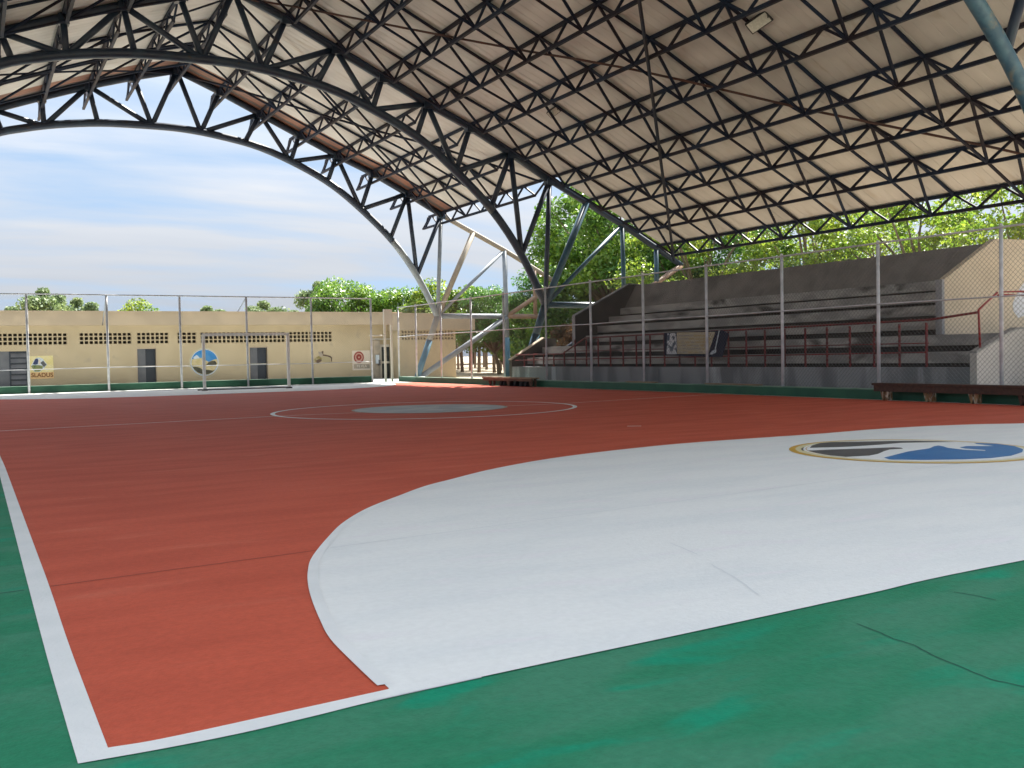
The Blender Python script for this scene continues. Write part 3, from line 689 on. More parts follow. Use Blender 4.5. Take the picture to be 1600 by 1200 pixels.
# lower wall between doors
xs = -9.0
for i, (a, b, zt, _) in enumerate(doors):
    MB().box((xs, BY, -0.3), (a, BY+0.2, ZV0)).build('wall', 'wall', bd)
    MB().box((a, BY, zt), (b, BY+0.2, ZV0)).build('wall', 'wall', bd)
    xs = b
MB().box((xs, BY, -0.3), (XE, BY+0.2, ZV0)).build('wall', 'wall', bd)
vents = [(-2.5, X46(105.5), 3), (X46(124), X46(206), 0), (X46(214), X46(264), 0), (X46(277), X46(307.5), 0), (X46(313), X46(446), 0), (X46(452), X46(519.5), 0)]
xs = -9.0
for a, b, _ in vents:
    MB().box((xs, BY, ZV0), (a, BY+0.2, ZV1)).build('wall', 'wall', bd); xs = b
    n = max(3, round((b-a)/0.205)); pw = (b-a)/n
    lat = MB()
    for j in range(n+1): lat.box((a+j*pw-.03, BY+0.012, ZV0), (a+j*pw+.03, BY+0.14, ZV1))
    for zz in (ZV0+0.02, ZV0+0.205, ZV0+0.40, ZV1-0.02): lat.box((a+0.031, BY+0.008, zz-.026), (b-0.031, BY+0.15, zz+.026))
    o = lat.build('vent_block_grille', 'wall', bd); o['kind'] = 'stuff'
MB().box((xs, BY, ZV0), (XE, BY+0.2, ZV1)).build('wall', 'wall', bd)
MB().box((-9, BY, ZV1), (XE, BY+0.2, ZF)).build('wall', 'wall', bd)
MB().box((-9, BY-0.32, ZF), (XE-0.01, BY+9, ZT-0.05)).build('roof_fascia', 'fascia', bd)
MB().box((-9.05, BY-0.36, ZT-0.05), (XE+0.02, BY+9.05, ZT)).build('parapet_cap', 'fascia', bd)
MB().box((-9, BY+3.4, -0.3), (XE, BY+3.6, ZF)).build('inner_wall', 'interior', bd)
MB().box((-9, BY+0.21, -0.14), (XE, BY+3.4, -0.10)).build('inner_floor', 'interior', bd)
MB().box((-9.2, BY, -0.3), (-9, BY+9, ZF)).build('side_wall', 'wall', bd)
# right wing, a little forward, with its own perforated band
RYY = 44.6
xa = float(onY(624, 540, RYY)[0]); xb = float(onY(712, 540, RYY)[0]); xc = float(onY(738, 500, RYY)[0])
z0 = float(onY(700, 531, RYY)[2]); z1 = float(onY(640, 516, RYY)[2])
MB().box((xa, RYY, -0.3), (xb, RYY+0.2, z0)).build('wall', 'wall', bd)
MB().box((xa, RYY, z0), (xa+0.12, RYY+0.2, z1)).build('wall', 'wall', bd)
MB().box((xb-0.12, RYY, z0), (xb, RYY+0.2, z1)).build('wall', 'wall', bd)
lat = MB(); n = 17; pw = (xb-xa-.24)/n
for j in range(n+1): lat.box((xa+.12+j*pw-.04, RYY+.012, z0), (xa+.12+j*pw+.04, RYY+.14, z1))
for j in range(4):
    zz = z0+(z1-z0)*j/3; lat.box((xa+.13, RYY+.008, max(z0, zz-.035)), (xb-.13, RYY+.15, min(z1, zz+.035)))
o = lat.build('vent_block_grille', 'wall', bd); o['kind'] = 'stuff'
MB().box((xa-0.1, RYY-0.3, z1), (xc, RYY+9, 3.28)).build('roof_fascia', 'fascia', bd)
MB().box((xa-0.13, RYY-0.33, 3.28), (xc+.03, RYY+9, 3.33)).build('parapet_cap', 'fascia', bd)
MB().box((xb-0.2, RYY+0.2, -0.3), (xb, RYY+9, z1)).build('side_wall', 'wall', bd)
MB().box((xa, RYY+0.2, -0.3), (xa+0.2, BY+0.2, z1)).build('side_wall', 'wall', bd)
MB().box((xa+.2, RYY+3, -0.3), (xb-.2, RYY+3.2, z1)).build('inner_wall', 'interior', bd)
# doors
def leaf(x0, x1, zt, m, nm='door', y=BY+0.08):
    o = MB().box((x0, y, -0.12), (x1, y+0.04, zt)).build(nm, m, bd); return o
a, b, zt, _ = doors[0]
d0 = leaf(a, X46(13.5), zt, 'door_grey'); 
fr = MB().box((X46(13.5), BY+.05, -.12), (X46(16), BY+.12, zt)).box((X46(40.5), BY+.05, -.12), (b, BY+.12, zt)).box((X46(16), BY+.05, zt-.06), (X46(40.5), BY+.12, zt)).build('louvre_frame', 'door_dark', bd)
for j in range(7):
    zz = -0.1+j*0.245
    MB().add([(X46(16), BY+.06, zz), (X46(40.5), BY+.06, zz), (X46(40.5), BY+.11, zz+.18), (X46(16), BY+.11, zz+.18)], [(0, 1, 2, 3)]).build('louvre_slat', 'door_grey', bd)
leaf(X46(16), X46(40.5), zt-0.06, 'door_dark', 'louvre_back', BY+0.13)
for (a, b, zt, _) in doors[1:3]:
    mid = a+(b-a)*0.45
    MB().box((a-.05, BY-.012, -.14), (a, BY+.1, zt+.04)).box((b, BY-.012, -.14), (b+.05, BY+.1, zt+.04)).box((a, BY-.012, zt), (b, BY+.1, zt+.05)).build('door_frame', 'fascia', bd)
    d = leaf(a, mid, zt, 'door_grey'); MB().box((a+.06, BY+.07, 0.5), (mid-.06, BY+.078, 1.5)).build('door_panel', 'door_grey', bd)
    leaf(mid+0.004, b, zt, 'door_dark', 'door', BY+0.16)  # dark sheet set back, standing in for the shaded open half
    MB().box((a, BY+.06, 0.82), (b, BY+.07, 0.86)).build('door_rail', 'frame_w', bd)
a, b, zt, _ = doors[3]
MB().box((a-.08, BY-.05, -.25), (a+.09, BY+.1, zt+.03)).box((b-.08, BY-.05, -.25), (b+.02, BY+.1, zt+.03)).box((a+.09, BY-.05, zt-.1), (b-.08, BY+.1, zt+.03)).box((a+.09, BY-.05, .72), (b-.08, BY+.08, .83)).box((a+.09, BY-.05, -.25), (b-.08, BY+.08, -.12)).build('door_frame', 'frame_w', bd)
MB().box((a+.09, BY+.0, -.12), (b-.08, BY+.03, .72)).build('door_pane', 'glass_d', bd)
MB().box((a+.09, BY+.0, .83), (b-.08, BY+.03, zt-.1)).build('door_pane', 'glass_d', bd)
MB().box((X46(581), BY-.25, -.3), (X46(591), BY, 1.95)).build('pilaster', 'pilaster', bd)
MB().box((X46(581), BY-.12, 1.98), (X46(614), BY, 2.05)).build('door_lintel', 'frame_w', bd)
MB().box((X46(618), BY-.1, -.2), (X46(623), BY-.02, 1.6)).build('window_pane', 'glass_d', bd)
mbx = empty('meter_box', (X46(587), BY-.3, .95), 'small white meter box on the pilaster beside the far door', 'meter box')
MB().box((X46(583.5), BY-.36, .72), (X46(588.5), BY-.26, 1.18)).build('box', 'cloudwhite', mbx, bevel=.01)
MB().box((X46(587), BY-.38, .62), (X46(590), BY-.265, .92)).build('cover', 'charcoal', mbx)

# painted signs on the facade
def wallpoly(parent, name, px, m, off):
    pts = [(float(onY(x, y, BY)[0]), float(onY(x, y, BY)[2])) for x, y in px]
    o = MB().prism(pts, 'y', BY-off-.004, BY-off).build(name, m, parent, fixn=True); return o
def circ_px(cx, cy, rx, ry, n=40, a0=0, a1=2*math.pi): return [(cx+rx*math.cos(a0+(a1-a0)*i/n), cy+ry*math.sin(a0+(a1-a0)*i/n)) for i in range(n)]
em2 = empty('round_wall_emblem', (X46(322), BY, .95), 'round wall emblem of blue sky, sand dune and dark hills behind the goal', 'emblem')
wallpoly(em2, 'outer_ring', circ_px(319.5, 567, 24.5, 23.5), 'ring', .002)
wallpoly(em2, 'ring_field', circ_px(319.5, 567, 23.3, 22.3), 'wall', .0075)
wallpoly(em2, 'inner_ring', circ_px(319.5, 566.5, 22.0, 21), 'cloudwhite', .013)
wallpoly(em2, 'sky', circ_px(319.5, 566, 20.6, 19.6), 'wallblue', .0185)
wallpoly(em2, 'hill', [(299.3, 562), (303, 560), (308, 560.5), (314, 559), (320, 562), (326, 565.5), (331, 563), (338, 560.5), (339.6, 563), (340, 568), (338, 574), (333, 581), (326, 585), (318, 585.6), (309, 583), (302, 576.5), (299, 569)], 'sand', .024)
wallpoly(em2, 'cloud', [(302, 558.5), (305, 556), (307, 554.5), (309.5, 556.5), (312, 559.5), (308, 560.4), (303, 561)], 'cloudwhite', .0245)
wallpoly(em2, 'dark_hill', [(321, 571.5), (325, 566.5), (330, 563.8), (336, 564), (338.7, 568), (336, 572), (328, 570.8)], 'darkhill', .0295)
wallpoly(em2, 'dark_hill', [(300.5, 573), (306, 573), (313, 575), (318, 579), (324, 577.5), (332, 579), (336, 578), (331, 582), (324, 585), (317, 584.8), (309, 582), (304, 578)], 'darkhill', .030)
ps = empty('painted_poster', (X46(64), BY, .95), 'square yellow painted poster with brown lettering beside the louvred door', 'sign')
wallpoly(ps, 'panel', [(46, 556.5), (82.5, 555.5), (84.5, 591), (47.5, 592.5)], 'posteryellow', .002)
wallpoly(ps, 'text_band', [(47, 582), (84, 581), (84.5, 591), (47.5, 592.5)], 'posterorange', .0075)
wallpoly(ps, 'hexagon', [(48, 572.5), (53, 563), (57, 559), (62, 558.5), (67, 561), (73.5, 569.5), (69, 575.5), (62, 581), (54, 581)], 'cloudwhite', .008)
wallpoly(ps, 'navy_figure', [(51, 569), (55, 561), (58.5, 560), (60, 563), (59, 569), (55, 570)], 'navy', .0135)
wallpoly(ps, 'green_shape', [(48.3, 572.5), (51, 570.5), (60, 570.5), (67, 571.5), (66.5, 576), (62, 580.3), (55, 580.6), (51, 576)], 'leafgreen', .0138)
wallpoly(ps, 'dark_figure', [(63, 567), (67.5, 563.5), (72.7, 569.8), (68.5, 574), (66, 570.5)], 'charcoal', .0142)
wallpoly(ps, 'white_figure', [(60.3, 562), (62.8, 560.5), (63.3, 565), (62, 570), (60.3, 570)], 'signwhite', .0145)
def text(body, x, y, z, size, m, parent, name='lettering', sx=1.0):
    cu = bpy.data.curves.new(name, 'FONT'); cu.body = body; cu.size = size; cu.align_x = 'CENTER'; cu.align_y = 'CENTER'; cu.extrude = 0.002; cu.offset = size*0.022
    tmp = bpy.data.objects.new('tmp', cu); COL.objects.link(tmp)
    bpy.context.view_layer.update()
    me = bpy.data.meshes.new_from_object(tmp.evaluated_get(bpy.context.evaluated_depsgraph_get()))
    bpy.data.objects.remove(tmp); me.materials.clear(); me.materials.append(M[m])
    me.transform(Matrix.Translation((x, y, z)) @ Matrix.Rotation(math.pi/2, 4, 'X') @ Matrix.Diagonal((sx, 1, 1, 1)))
    o = bpy.data.objects.new(name, me); COL.objects.link(o); attach(o, parent); return o
p = onY(66, 586.2, BY); text('SLADUS', float(p[0]), BY-.016, float(p[2]), 0.255, 'brownletter', ps)
sg = empty('painted_poster', (X46(565), BY, .95), 'white painted poster with a red ringed emblem left of the far door', 'sign')
wallpoly(sg, 'panel', [(550, 548), (578, 547.5), (579, 578), (551, 578.5)], 'signwhite', .002)
wallpoly(sg, 'text_band', [(552.5, 569), (577.5, 568.5), (578, 575.5), (553, 576)], 'pilaster', .0075)
wallpoly(sg, 'pink_field', circ_px(560.5, 558.3, 8.3, 9.6), 'pink', .008)
for q0 in range(12):
    a0 = q0*math.pi/6
wallpoly(sg, 'red_ring', circ_px(560.5, 558.3, 7.6, 8.8), 'signred', .0135)
wallpoly(sg, 'pink_ring', circ_px(560.5, 558.3, 6.0, 7.0), 'pink', .019)
wallpoly(sg, 'red_centre', circ_px(560.5, 558.0, 4.2, 4.7, 16), 'signred', .0245)
wallpoly(sg, 'centre_dot', circ_px(560.5, 558.3, 1.3, 1.5, 10), 'pink', .030)
p = onY(565, 572.3, BY); text('TE FLA', float(p[0]), BY-.016, float(p[2]), 0.19, 'signwhite', sg)
ct = empty('animal_mural', (X46(505), BY, 1.05), 'small brown and olive painted crouching animal between the third door and the red poster', 'mural')
wallpoly(ct, 'olive_patch', [(491, 562), (494, 558.5), (498, 556), (503, 559), (502, 563.5), (496, 567), (492.5, 565)], 'catolive', .002)
wallpoly(ct, 'head', [(497.5, 549), (500, 550.2), (503, 549.8), (505, 549), (505.2, 553), (503.8, 557), (501, 558), (498.5, 556), (497.6, 552)], 'pilaster', .0045)
wallpoly(ct, 'ear', [(502.3, 549), (505.3, 548.3), (505, 553.5), (503.4, 552.5)], 'catbrown', .010)
wallpoly(ct, 'back_line', [(504, 553.5), (510, 554.5), (516, 556), (519, 558.8), (518.2, 565), (517, 565), (517, 559.5), (512, 557.2), (504.5, 556)], 'catbrown', .010)
wallpoly(ct, 'belly', [(503, 556.4), (511, 557.4), (516, 559.8), (515.5, 565.2), (503.5, 565)], 'cattan', .007)
wallpoly(ct, 'paw', [(494, 563), (499, 561), (503, 562), (502, 564.5), (497, 567.3), (494.5, 566.5)], 'catbrown', .0105)
wallpoly(ct, 'muzzle', [(492.5, 560.5), (495.5, 559.3), (496.5, 561.5), (493.5, 563)], 'cattan', .011)

# ------------------------------------------------------------------ bleachers
bl = empty('bleachers', (19, 18, -0.15), 'sooty concrete bleachers with stepped rows behind the fence', 'bleachers')
Y0, Y1 = 9.42, 28.3     # lower tier
U0, U1 = 11.15, 26.1    # upper tier
B = -0.15
# front wall in cast segments
ys = [Y0+.152, 10.9, 12.9, 15.1, 17.3, 19.5, 21.7, 23.9, 26.1, Y1-0.2]
for a, b in zip(ys[:-1], ys[1:]):
    MB().box((17.0, a+.004, B), (17.2, b-.004, 0.62+random.uniform(-.004, .004))).build('front_wall_panel', 'conc_front', bl)
lower = [(17.2, 17.9, 0.55), (17.62, 18.36, 0.92)]
def seat(x, z, zlow, ya, yb, depth=0.5):
    MB().box((x, ya, z-0.235), (x+depth+.2, yb, z)).build('step', 'conc', bl)
    MB().box((x+0.24, ya, B), (x+depth+.19, yb, z-0.236)).build('step_support', 'soot_shade', bl)  # recess under the seat coloured dark to deepen its shade
MB().box((17.2, Y0+.15, B), (17.9, Y1-.2, 0.5)).build('step', 'conc', bl)
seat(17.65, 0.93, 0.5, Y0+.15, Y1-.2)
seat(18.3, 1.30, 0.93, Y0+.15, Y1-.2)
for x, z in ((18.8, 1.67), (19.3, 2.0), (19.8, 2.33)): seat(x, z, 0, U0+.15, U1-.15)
MB().box((20.3, U0+.15, 2.41), (20.62, U1-.15, 2.64)).build('step', 'conc', bl)
MB().box((20.5, U0+.15, B), (20.62, U1-.15, 2.405)).build('step_support', 'soot_shade', bl)  # same darkened recess below the top row
MB().prism([(20.45, 2.6), (21.0, 3.47), (21.16, 3.47), (21.16, B), (20.63, B), (20.63, 2.6)], 'y', U0+.15, U1+.0).build('back_parapet', 'conc_back', bl, fixn=True)
# end walls
low_prof = [(17.0, B), (17.0, 0.86), (18.35, 1.60), (18.35, B)]
MB().prism([(16.98, B), (16.98, 0.90), (18.25, 1.36), (18.9, 1.38), (18.9, B)], 'y', Y0, Y0+.15).build('lower_end_wall', 'pinkwhite', bl, fixn=True)
MB().prism([(16.98, 0.90), (18.25, 1.36), (18.9, 1.38), (18.9, 1.42), (18.25, 1.40), (16.98, 0.94)], 'y', Y0-.003, Y0+.16).build('lower_end_coping', 'conc', bl, fixn=True)
MB().prism([(17.0, B), (17.0, 0.85), (18.39, 1.63), (18.9, 1.63), (18.9, B)], 'y', Y1-.2, Y1).build('lower_end_wall', 'soot_shade', bl, fixn=True)
MB().prism([(16.98, 0.85), (18.39, 1.63), (18.39, 1.67), (16.98, 0.89)], 'y', Y1-.21, Y1+.01).build('lower_end_coping', 'cream', bl, fixn=True)
MB().box((18.55, 26.1, B), (18.9, Y1-.2, 1.32)).build('step', 'conc', bl)
MB().prism([(18.33, 1.305), (18.33, 2.50), (20.1, 3.45), (23.5, 3.50), (23.5, B), (18.9, B), (18.9, 1.305)], 'y', U0, U0+.15).build('upper_end_wall', 'cream', bl, fixn=True)
MB().box((18.25, U0-.004, 1.305), (18.33, U0+.16, 2.5)).build('upper_end_edge', 'conc_front', bl)
MB().prism([(18.37, 1.305), (18.40, 2.36), (19.04, 2.67), (20.7, 3.50), (21.4, 3.50), (21.4, B), (18.9, B), (18.9, 1.305)], 'y', U1-.15, U1).build('upper_end_wall', 'soot_shade', bl, fixn=True)
MB().prism([(18.36, 2.36), (19.02, 2.67), (20.7, 3.50), (21.4, 3.50), (21.4, 3.53), (20.7, 3.53), (19.0, 2.70), (18.34, 2.39), (18.34, 1.305), (18.368, 1.305)], 'y', U1-.16, U1+.01).build('upper_end_coping', 'conc_front', bl, fixn=True)
MB().box((18.9, Y0+.2, B), (23.5, U0, 1.2)).build('landing', 'conc', bl)
# painted pale patch on the cream wall
pt = empty('pale_wall_patch', (21.1, U0, 2.1), 'pale blue-white painted shape at the right edge of the cream bleacher wall', 'mural')
w = [(float(onY(x, y, U0)[0]), float(onY(x, y, U0)[2])) for x, y in [(1605, 434), (1592, 452), (1582, 474), (1583, 486), (1591, 497), (1610, 489), (1640, 470), (1640, 430)]]
MB().prism(w, 'y', U0-.008, U0-.002).build('painted_shape', 'bluewhite', pt, fixn=True)

# red railing on the front wall
rl = empty('red_railing', (17.08, 18, 0.62), 'dark red steel railing along the front wall of the bleachers', 'railing')
bars = [27.33-0.6676*i for i in range(26)]
XRr = 17.08
for yv in bars:
    zt = 1.05 if yv > 24.5 else (1.50 if yv > 22.5 else 1.54)
    if 24.1 < yv <= 24.9: zt = 1.12
    MB().box((XRr-.018, yv-.018, 0.62), (XRr+.018, yv+.018, zt)).build('baluster', 'red_rail', rl)
MB().tube([(XRr, 27.9, 1.04), (XRr, 24.75, 1.05), (XRr, 23.4, 1.54), (XRr, 10.55, 1.60), (17.12, 9.5, 1.70)], 0.026, 8).build('top_rail', 'red_rail', rl, True)
MB().tube([(XRr+.03, 24.7, 1.13), (XRr+.03, 10.6, 1.12)], 0.012, 6).build('middle_rail', 'red_rail', rl, True)
MB().tube([(XRr, 28.0, 0.84), (XRr, 24.8, 0.86), (XRr, 10.62, 0.93)], 0.016, 6).build('lower_rail', 'red_rail', rl, True)
hr = empty('stair_handrail', (17.2, 9.46, 1.0), 'bright red bent handrail on the near end wall of the bleachers', 'handrail')
hz = 9.49
MB().tube([(17.18, hz, 0.98), (17.14, hz, 1.75), (17.73, hz, 2.10)], 0.022, 8).build('front_handrail', 'red_hand', hr, True)
MB().tube([(17.86, hz, 1.22), (17.84, hz, 2.11), (18.5, hz, 2.13), (19.6, hz, 2.10)], 0.022, 8).build('rear_handrail', 'red_hand', hr, True)
MB().tube([(17.73, hz, 2.04), (17.84, hz, 2.06), (18.5, hz, 2.05), (19.6, hz, 2.03)], 0.016, 8).build('handrail_link', 'red_hand', hr, True)

# banner hung on the railing
bn = empty('cloth_banner', (17.03, 18, 1.55), 'faded cream banner with navy edges tied to the red railing', 'banner')
def bpoly(name, px, m, off): 
    pts = [(float(onX(x, y, 17.03)[1]), float(onX(x, y, 17.03)[2])) for x, y in px]
    return MB().prism(pts, 'x', 17.05-off-.005, 17.05-off).build(name, m, bn, fixn=True)
bpoly('navy_cloth', [(1037, 520), (1129, 516), (1138, 522), (1128, 557.5), (1116, 558), (1037, 555)], 'deepnavy', .0)
bpoly('cream_cloth', [(1057, 519.5), (1117, 518.5), (1106, 553), (1058, 553)], 'banner', .006)
bpoly('photo_panel', [(1042, 521), (1056, 520), (1057, 553.5), (1041, 553.5)], 'bannerwhite', .006)
bpoly('white_edge', [(1122.5, 516.5), (1124, 516.5), (1117.5, 547), (1116, 547)], 'cloudwhite', .006)
bpoly('white_edge', [(1108, 553.5), (1112, 548), (1119, 546), (1118, 551), (1112, 554)], 'cloudwhite', .0062)
for j in range(6):
    u = 1060.0
    while u < 1108-j*1.7:
        w_ = random.uniform(2.5, 8); v = min(u+w_, 1112-j*1.7); yy = 523.5+j*5.2+random.uniform(-.4, .4)
        bpoly('print_line', [(u, yy), (v, yy-.1), (v, yy+1.7), (u, yy+1.8)], random.choice(['print_a', 'print_b']), .0115)
        u = v+random.uniform(.8, 3)

# ------------------------------------------------------------------ benches and planks
def bench(label, x0, x1, ya, yb, zt, m, legs, legm, skirt=0.12, group='wooden benches beside the court'):
    t = empty('wooden_bench', ((x0+x1)/2, (ya+yb)/2, 0), label, 'bench', group)
    h = (x1-x0)/2-.006
    MB().box((x0, ya, zt-.045), (x0+h, yb, zt)).build('seat_plank', m, t, bevel=.005)
    MB().box((x1-h, ya, zt-.045), (x1, yb, zt-.002)).build('seat_plank', m, t, bevel=.005)
    MB().box((x0+.02, ya+.04, zt-.045-skirt), (x0+.05, yb-.04, zt-.046)).build('apron_board', 'wood' if m == 'wood' else 'wood_m', t)
    for (yv, mm) in legs:
        for dy, dt in ((-.09, -.02), (.09, .02)):
            a = [(x0+.055, yv+dy*1.0-.045, zt-.05), (x0+.055, yv+dy*1.0+.045, zt-.05), (x0+.055, yv+dt*.6+.035, 0.002), (x0+.055, yv+dt*.6-.035, 0.002)]
            MB().add(a+[(x+.035, y, z) for x, y, z in a], [(0, 1, 2, 3), (7, 6, 5, 4), (0, 4, 5, 1), (1, 5, 6, 2), (2, 6, 7, 3), (3, 7, 4, 0)]).build('leg', mm, t, fixn=True)
        MB().box((x1-.09, yv-.05, 0.002), (x1-.05, yv+.05, zt-.05)).build('leg', mm, t)
bench('long dark brown bench with splayed raw wood legs beside the curb at the right', 15.52, 15.80, 5.2, 10.72, 0.345, 'wood', [(10.45, 'wood_l'), (9.45, 'wood_l'), (8.5, 'wood_l'), (7.55, 'wood'), (6.4, 'wood_l')], 'wood_l')
bench('weathered wooden bench with short dark legs by the far end of the bleachers', 15.5, 15.80, 24.15, 27.6, 0.30, 'wood_w', [(27.1, 'maroon'), (24.3, 'wood_m'), (25.8, 'wood_m')], 'wood', 0.08)
bk = [26.4, 26.15, 25.8, 25.4, 25.0, 24.7]
for i, yv in enumerate(bk):
    s = random.uniform(.05, .09)
    t = MB().prism([(15.58, 0.003), (15.76, 0.003), (15.74, .10), (15.68, .17+s*.4), (15.60, .15), (15.57, .08)], 'y', yv-s, yv+s).build('black_bundle', 'black', None, fixn=True, bevel=.01)
    tag(t, 'small black bundle under the weathered bench, %s from its right end' % ['sixth', 'fifth', 'fourth', 'third', 'second', 'first'][i], 'bundle', 'black bundles under the bench')
def plank(label, y0, y1, z, m='wood_w', dx=0.0, w=.14):
    o = MB().box((15.84+dx, y0, z), (15.84+dx+w, y1, z+.03)).build('loose_plank', m, None, bevel=.004); tag(o, label, 'plank')
plank('pale plank lying on the curb below the banner, longer of the two', 14.25, 16.15, .216)
plank('short pale plank on the curb near the fence post left of the banner', 18.2, 19.5, .216)
plank('whitish board lying on the curb behind the long brown bench', 7.6, 8.6, .214, 'cloudwhite', .02, .1)

# ------------------------------------------------------------------ trees
def leaf_cloud(n, centers, radii, size, squash=0.8):
    ci = rng.integers(0, len(centers), n); C = np.array(centers)[ci]; R = np.array(radii)[ci]
    d = rng.normal(size=(n, 3)); d /= np.linalg.norm(d, axis=1)[:, None]
    rr = R*(rng.random(n)**0.45); P = C+d*rr[:, None]*np.array([1, 1, squash])
    # small sprigs: snap leaves towards twig points for clumping
    nrm = d*0.5+rng.normal(size=(n, 3))*0.7+np.array([0, 0, 0.5]); nrm /= np.linalg.norm(nrm, axis=1)[:, None]
    t = np.cross(nrm, rng.normal(size=(n, 3))); t /= np.linalg.norm(t, axis=1)[:, None]; b = np.cross(nrm, t)
    s = size*(0.6+0.8*rng.random(n))[:, None]
    V = np.stack([P-t*s*0.8, P+b*s*0.42+nrm*s*.08, P+t*s*0.8-nrm*s*.12, P-b*s*0.42+nrm*s*.08], 1).reshape(-1, 3)
    return V
def leaf_mesh(name, V, m):
    n = len(V)//4; me = bpy.data.meshes.new(name); me.vertices.add(len(V)); me.vertices.foreach_set('co', V.astype(np.float32).ravel())
    me.loops.add(n*4); me.loops.foreach_set('vertex_index', np.arange(n*4, dtype=np.int32))
    me.polygons.add(n); me.polygons.foreach_set('loop_start', np.arange(0, n*4, 4, dtype=np.int32))
    me.materials.append(M[m]); me.update(calc_edges=True); me.validate(); return me
def make_tree(name, H, R, trunk_h, n_leaf, leaf, m, r0=0.16, clumps=26, dense=1.0, flat=0.75):
    """returns (trunk mesh, crown mesh) around the origin"""
    tr = MB(); lean = Vector((random.uniform(-.4, .4), random.uniform(-.4, .4), 0))
    top = Vector((lean.x, lean.y, trunk_h))
    tr.tube([(0, 0, -0.2), tuple(lean*0.3+Vector((0, 0, trunk_h*.5))), tuple(top)], [r0*1.25, r0, r0*.8], 8)
    cs, rs = [], []
    for i in range(clumps):
        a = i*2.399+random.uniform(-.4, .4); q = math.sqrt((i+.5)/clumps)
        zz = trunk_h+(H-trunk_h)*(0.12+0.80*random.random()*(1-0.45*q*q)+0.0)
        c = Vector((math.cos(a)*q*R*0.86+lean.x, math.sin(a)*q*R*0.86+lean.y, zz))
        cs.append(tuple(c)); rs.append(R*random.uniform(.20, .36)*dense)
        if i % 2 == 0:
            mid = top.lerp(c, 0.5)+Vector((random.uniform(-.3, .3), random.uniform(-.3, .3), .35))
            tr.tube([tuple(top-Vector((0, 0, .2))), tuple(mid), tuple(c)], [r0*.55, r0*.32, r0*.1], 6)
    V = leaf_cloud(n_leaf, cs, rs, leaf, flat)
    tm = tr.mesh(name+'_trunk', True); tm.materials.append(M['bark'])
    return tm, leaf_mesh(name+'_crown', V, m)
TREES = {}
def tree(kind, x, y, rz, sc, label, group=None, name='leafy_tree', cat='tree'):
    r = bpy.data.objects.new(name, None); COL.objects.link(r); r.location = (x, y, -0.16); r.rotation_euler.z = rz; r.scale = (sc,)*3 if not isinstance(sc, tuple) else sc
    tag(r, label, cat, group)
    tm, cm = TREES[kind]
    for nm, me in (('trunk', tm), ('crown', cm)):
        o = bpy.data.objects.new(nm, me); COL.objects.link(o); o.parent = r
    return r
TREES['big'] = make_tree('big', 12.0, 5.2, 3.2, 30000, 0.15, 'leaf_a', 0.24, 60, 0.85)
TREES['bigd'] = make_tree('bigd', 11.0, 5.0, 2.6, 26000, 0.15, 'leaf_c', 0.22, 52, 0.85)
TREES['loose'] = make_tree('loose', 10.5, 4.6, 3.0, 12000, 0.13, 'leaf_b', 0.18, 46, 0.68)
TREES['round'] = make_tree('round', 7.5, 4.6, 2.0, 30000, 0.14, 'leaf_a', 0.2, 70, 0.8)
TREES['yel'] = make_tree('yel', 7.0, 3.8, 2.0, 16000, 0.17, 'leaf_b', 0.2, 30, 1.1)
TREES['dust'] = make_tree('dust', 9.0, 3.4, 3.5, 9000, 0.22, 'leaf_d', 0.2, 22, 1.05)
TREES['thin'] = make_tree('thin', 6.5, 2.4, 2.9, 7000, 0.15, 'leaf_b', 0.11, 16, 1.15)
TREES['brown'] = make_tree('brown', 5.0, 2.2, 1.2, 9000, 0.13, 'leaf_r', 0.1, 16, 1.2)
gR = 'trees behind the bleachers'
tree('big', 31.8, 42.5, 0.3, (1.0, 1.0, 1.02), 'tall fresh green tree seen through the open struts of the middle truss', gR)
tree('bigd', 35.0, 48.0, 1.9, 1.0, 'deep green tree rising behind the far end of the roof', gR)
tree('bigd', 33.0, 36.5, 2.2, 0.9, 'broad green tree behind the upper left end of the bleachers', gR)
tree('loose', 29.5, 32.5, 0.8, 0.95, 'yellow green tree just beyond the outer end of the middle truss', gR)
tree('loose', 31.5, 27.5, 2.6, 0.92, 'airy yellow green tree above the bleacher wall, left of its middle', gR)
tree('loose', 32.5, 22.5, 4.0, 0.86, 'airy yellow green tree above the middle of the bleacher wall', gR)
tree('loose', 32.0, 18.0, 5.2, 0.80, 'thin crowned tree with sky showing through, right of the middle of the bleachers', gR)
tree('loose', 33.5, 13.5, 1.2, 0.84, 'loose tree with dark bare limbs above the cream wall at the right', gR)
tree('loose', 39.0, 30.0, 4.4, 0.9, 'loose green tree in the second row behind the bleachers', gR)
tree('bigd', 42.0, 19.0, 3.1, 0.55, 'dark green tree in the back row, low behind the right part of the bleachers', gR)
tree('brown', 25.2, 36.6, 0.5, (0.55, 0.55, 0.62), 'shrub with withered brown leaves behind the truss leg', None, 'dry_shrub', 'shrub')
tree('bigd', 28.6, 50.5, 2.0, 0.56, 'small dark tree between the far truss posts', gR)
TREES['low'] = make_tree('low', 5.2, 3.0, 0.9, 16000, 0.14, 'leaf_a', 0.14, 34, 1.0)
tree('low', 28.0, 42.5, 0.5, (0.9, 0.9, 0.95), 'low bushy green tree right behind the middle truss leg', None)
tree('low', 31.0, 54.0, 1.5, (1.0, 1.0, 1.1), 'low bushy tree in the gap between the far truss posts', None)
tree('low', 26.5, 33.5, 2.5, (0.7, 0.7, 0.8), 'bushy green tree filling the corner beside the far end of the bleachers', None)
gT = 'slender trees beyond the corner gap'
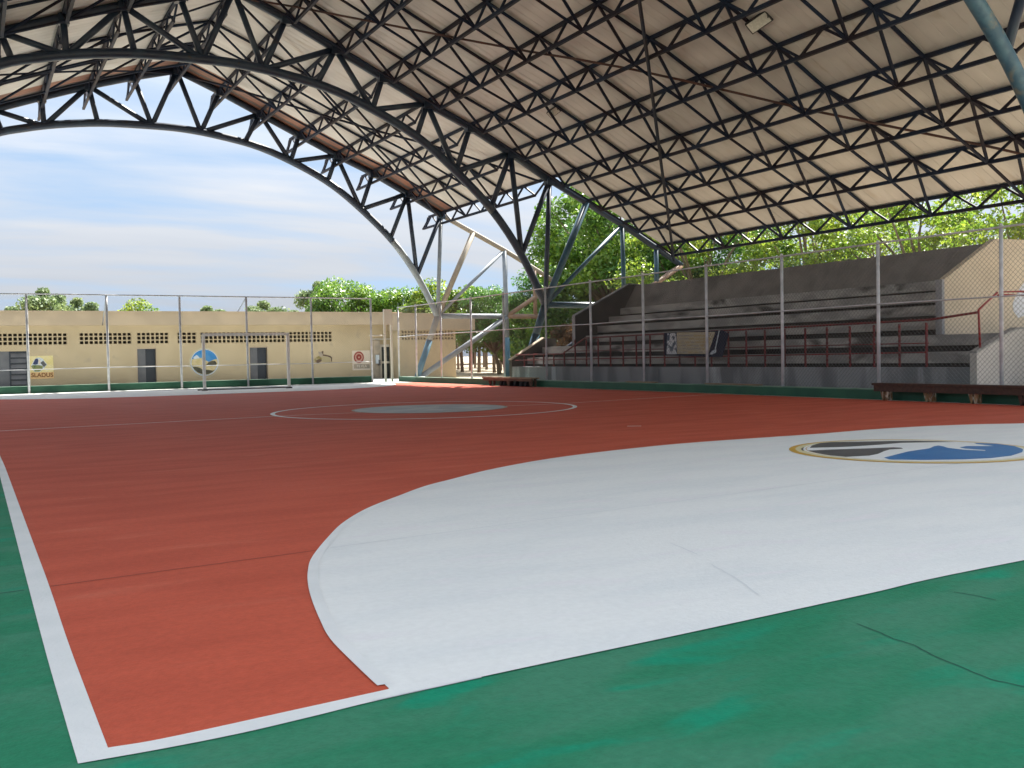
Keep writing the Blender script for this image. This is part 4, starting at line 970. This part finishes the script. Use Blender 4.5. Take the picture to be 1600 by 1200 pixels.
for i, (px, Yv) in enumerate([(722, 62), (735, 66), (748, 58), (760, 70), (772, 56), (716, 74), (782, 64), (742, 80), (756, 86), (790, 78)]):
    p = onY(px, 560, Yv)
    tree('thin', float(p[0]), Yv, i*1.3, random.uniform(.9, 1.1), 'slender tree in the grove right of the building, %s from its left edge' % ['second', 'third', 'fifth', 'seventh', 'eighth', 'first', 'ninth', 'fourth', 'sixth', 'tenth'][i], gT)
gB = 'trees behind the building'
def bt(kind, px, Yv, sc, label, rz=0.0):
    p = onY(px, 560, Yv); tree(kind, float(p[0]), Yv, rz, sc, label, gB)
bt('round', 560, 66, (1.0, 1.0, 0.99), 'rounded bright green tree behind the right half of the building', .4)
bt('round', 640, 64, (0.95, .95, 0.86), 'bright green tree beyond the right wing of the building', 2.2)
bt('yel', 690, 60, 0.9, 'yellow green tree at the right end of the building', 1.0)
bt('dust', 500, 78, (0.55, .55, .90), 'thin grey green tree at the left shoulder of the bright green tree', 1.0)
bt('dust', 78, 88, (0.8, .8, 0.88), 'tall dusty grey green tree above the left part of the flat roof', 2.0)
bt('dust', 120, 90, (0.75, .75, .80), 'lower dusty tree just right of the tall grey green one', 0.5)
bt('yel', 226, 84, (0.9, .9, .88), 'low yellow green treetop peeking over the roof between the fence posts', 0.3)
bt('dust', 322, 92, (0.8, .8, .74), 'faint treetop peeking over the roof above the goal', 0.3)
bt('dust', 418, 92, (0.85, .85, .80), 'faint treetop over the roof right of the goal', 3.3)
bt('dust', 20, 96, (0.9, .9, .74), 'low dusty treetop at the left edge of the picture', 4.3)
bt('dust', 455, 96, (0.9, .9, .72), 'low dusty treetop behind the roof left of the green trees', 5.3)

gF = 'trees closing the view beyond the grove'
for i, px in enumerate((705, 722, 740, 757, 775, 792, 810, 830)):
    p = onY(px, 560, 112+(i*7) % 19)
    tree('yel', float(p[0]), float(p[1]), i*1.7, random.uniform(.95, 1.2), 'hazy low crowned tree at the back of the grove, %s from its left end' % ['first', 'second', 'third', 'fourth', 'fifth', 'sixth', 'seventh', 'eighth'][i], gF)
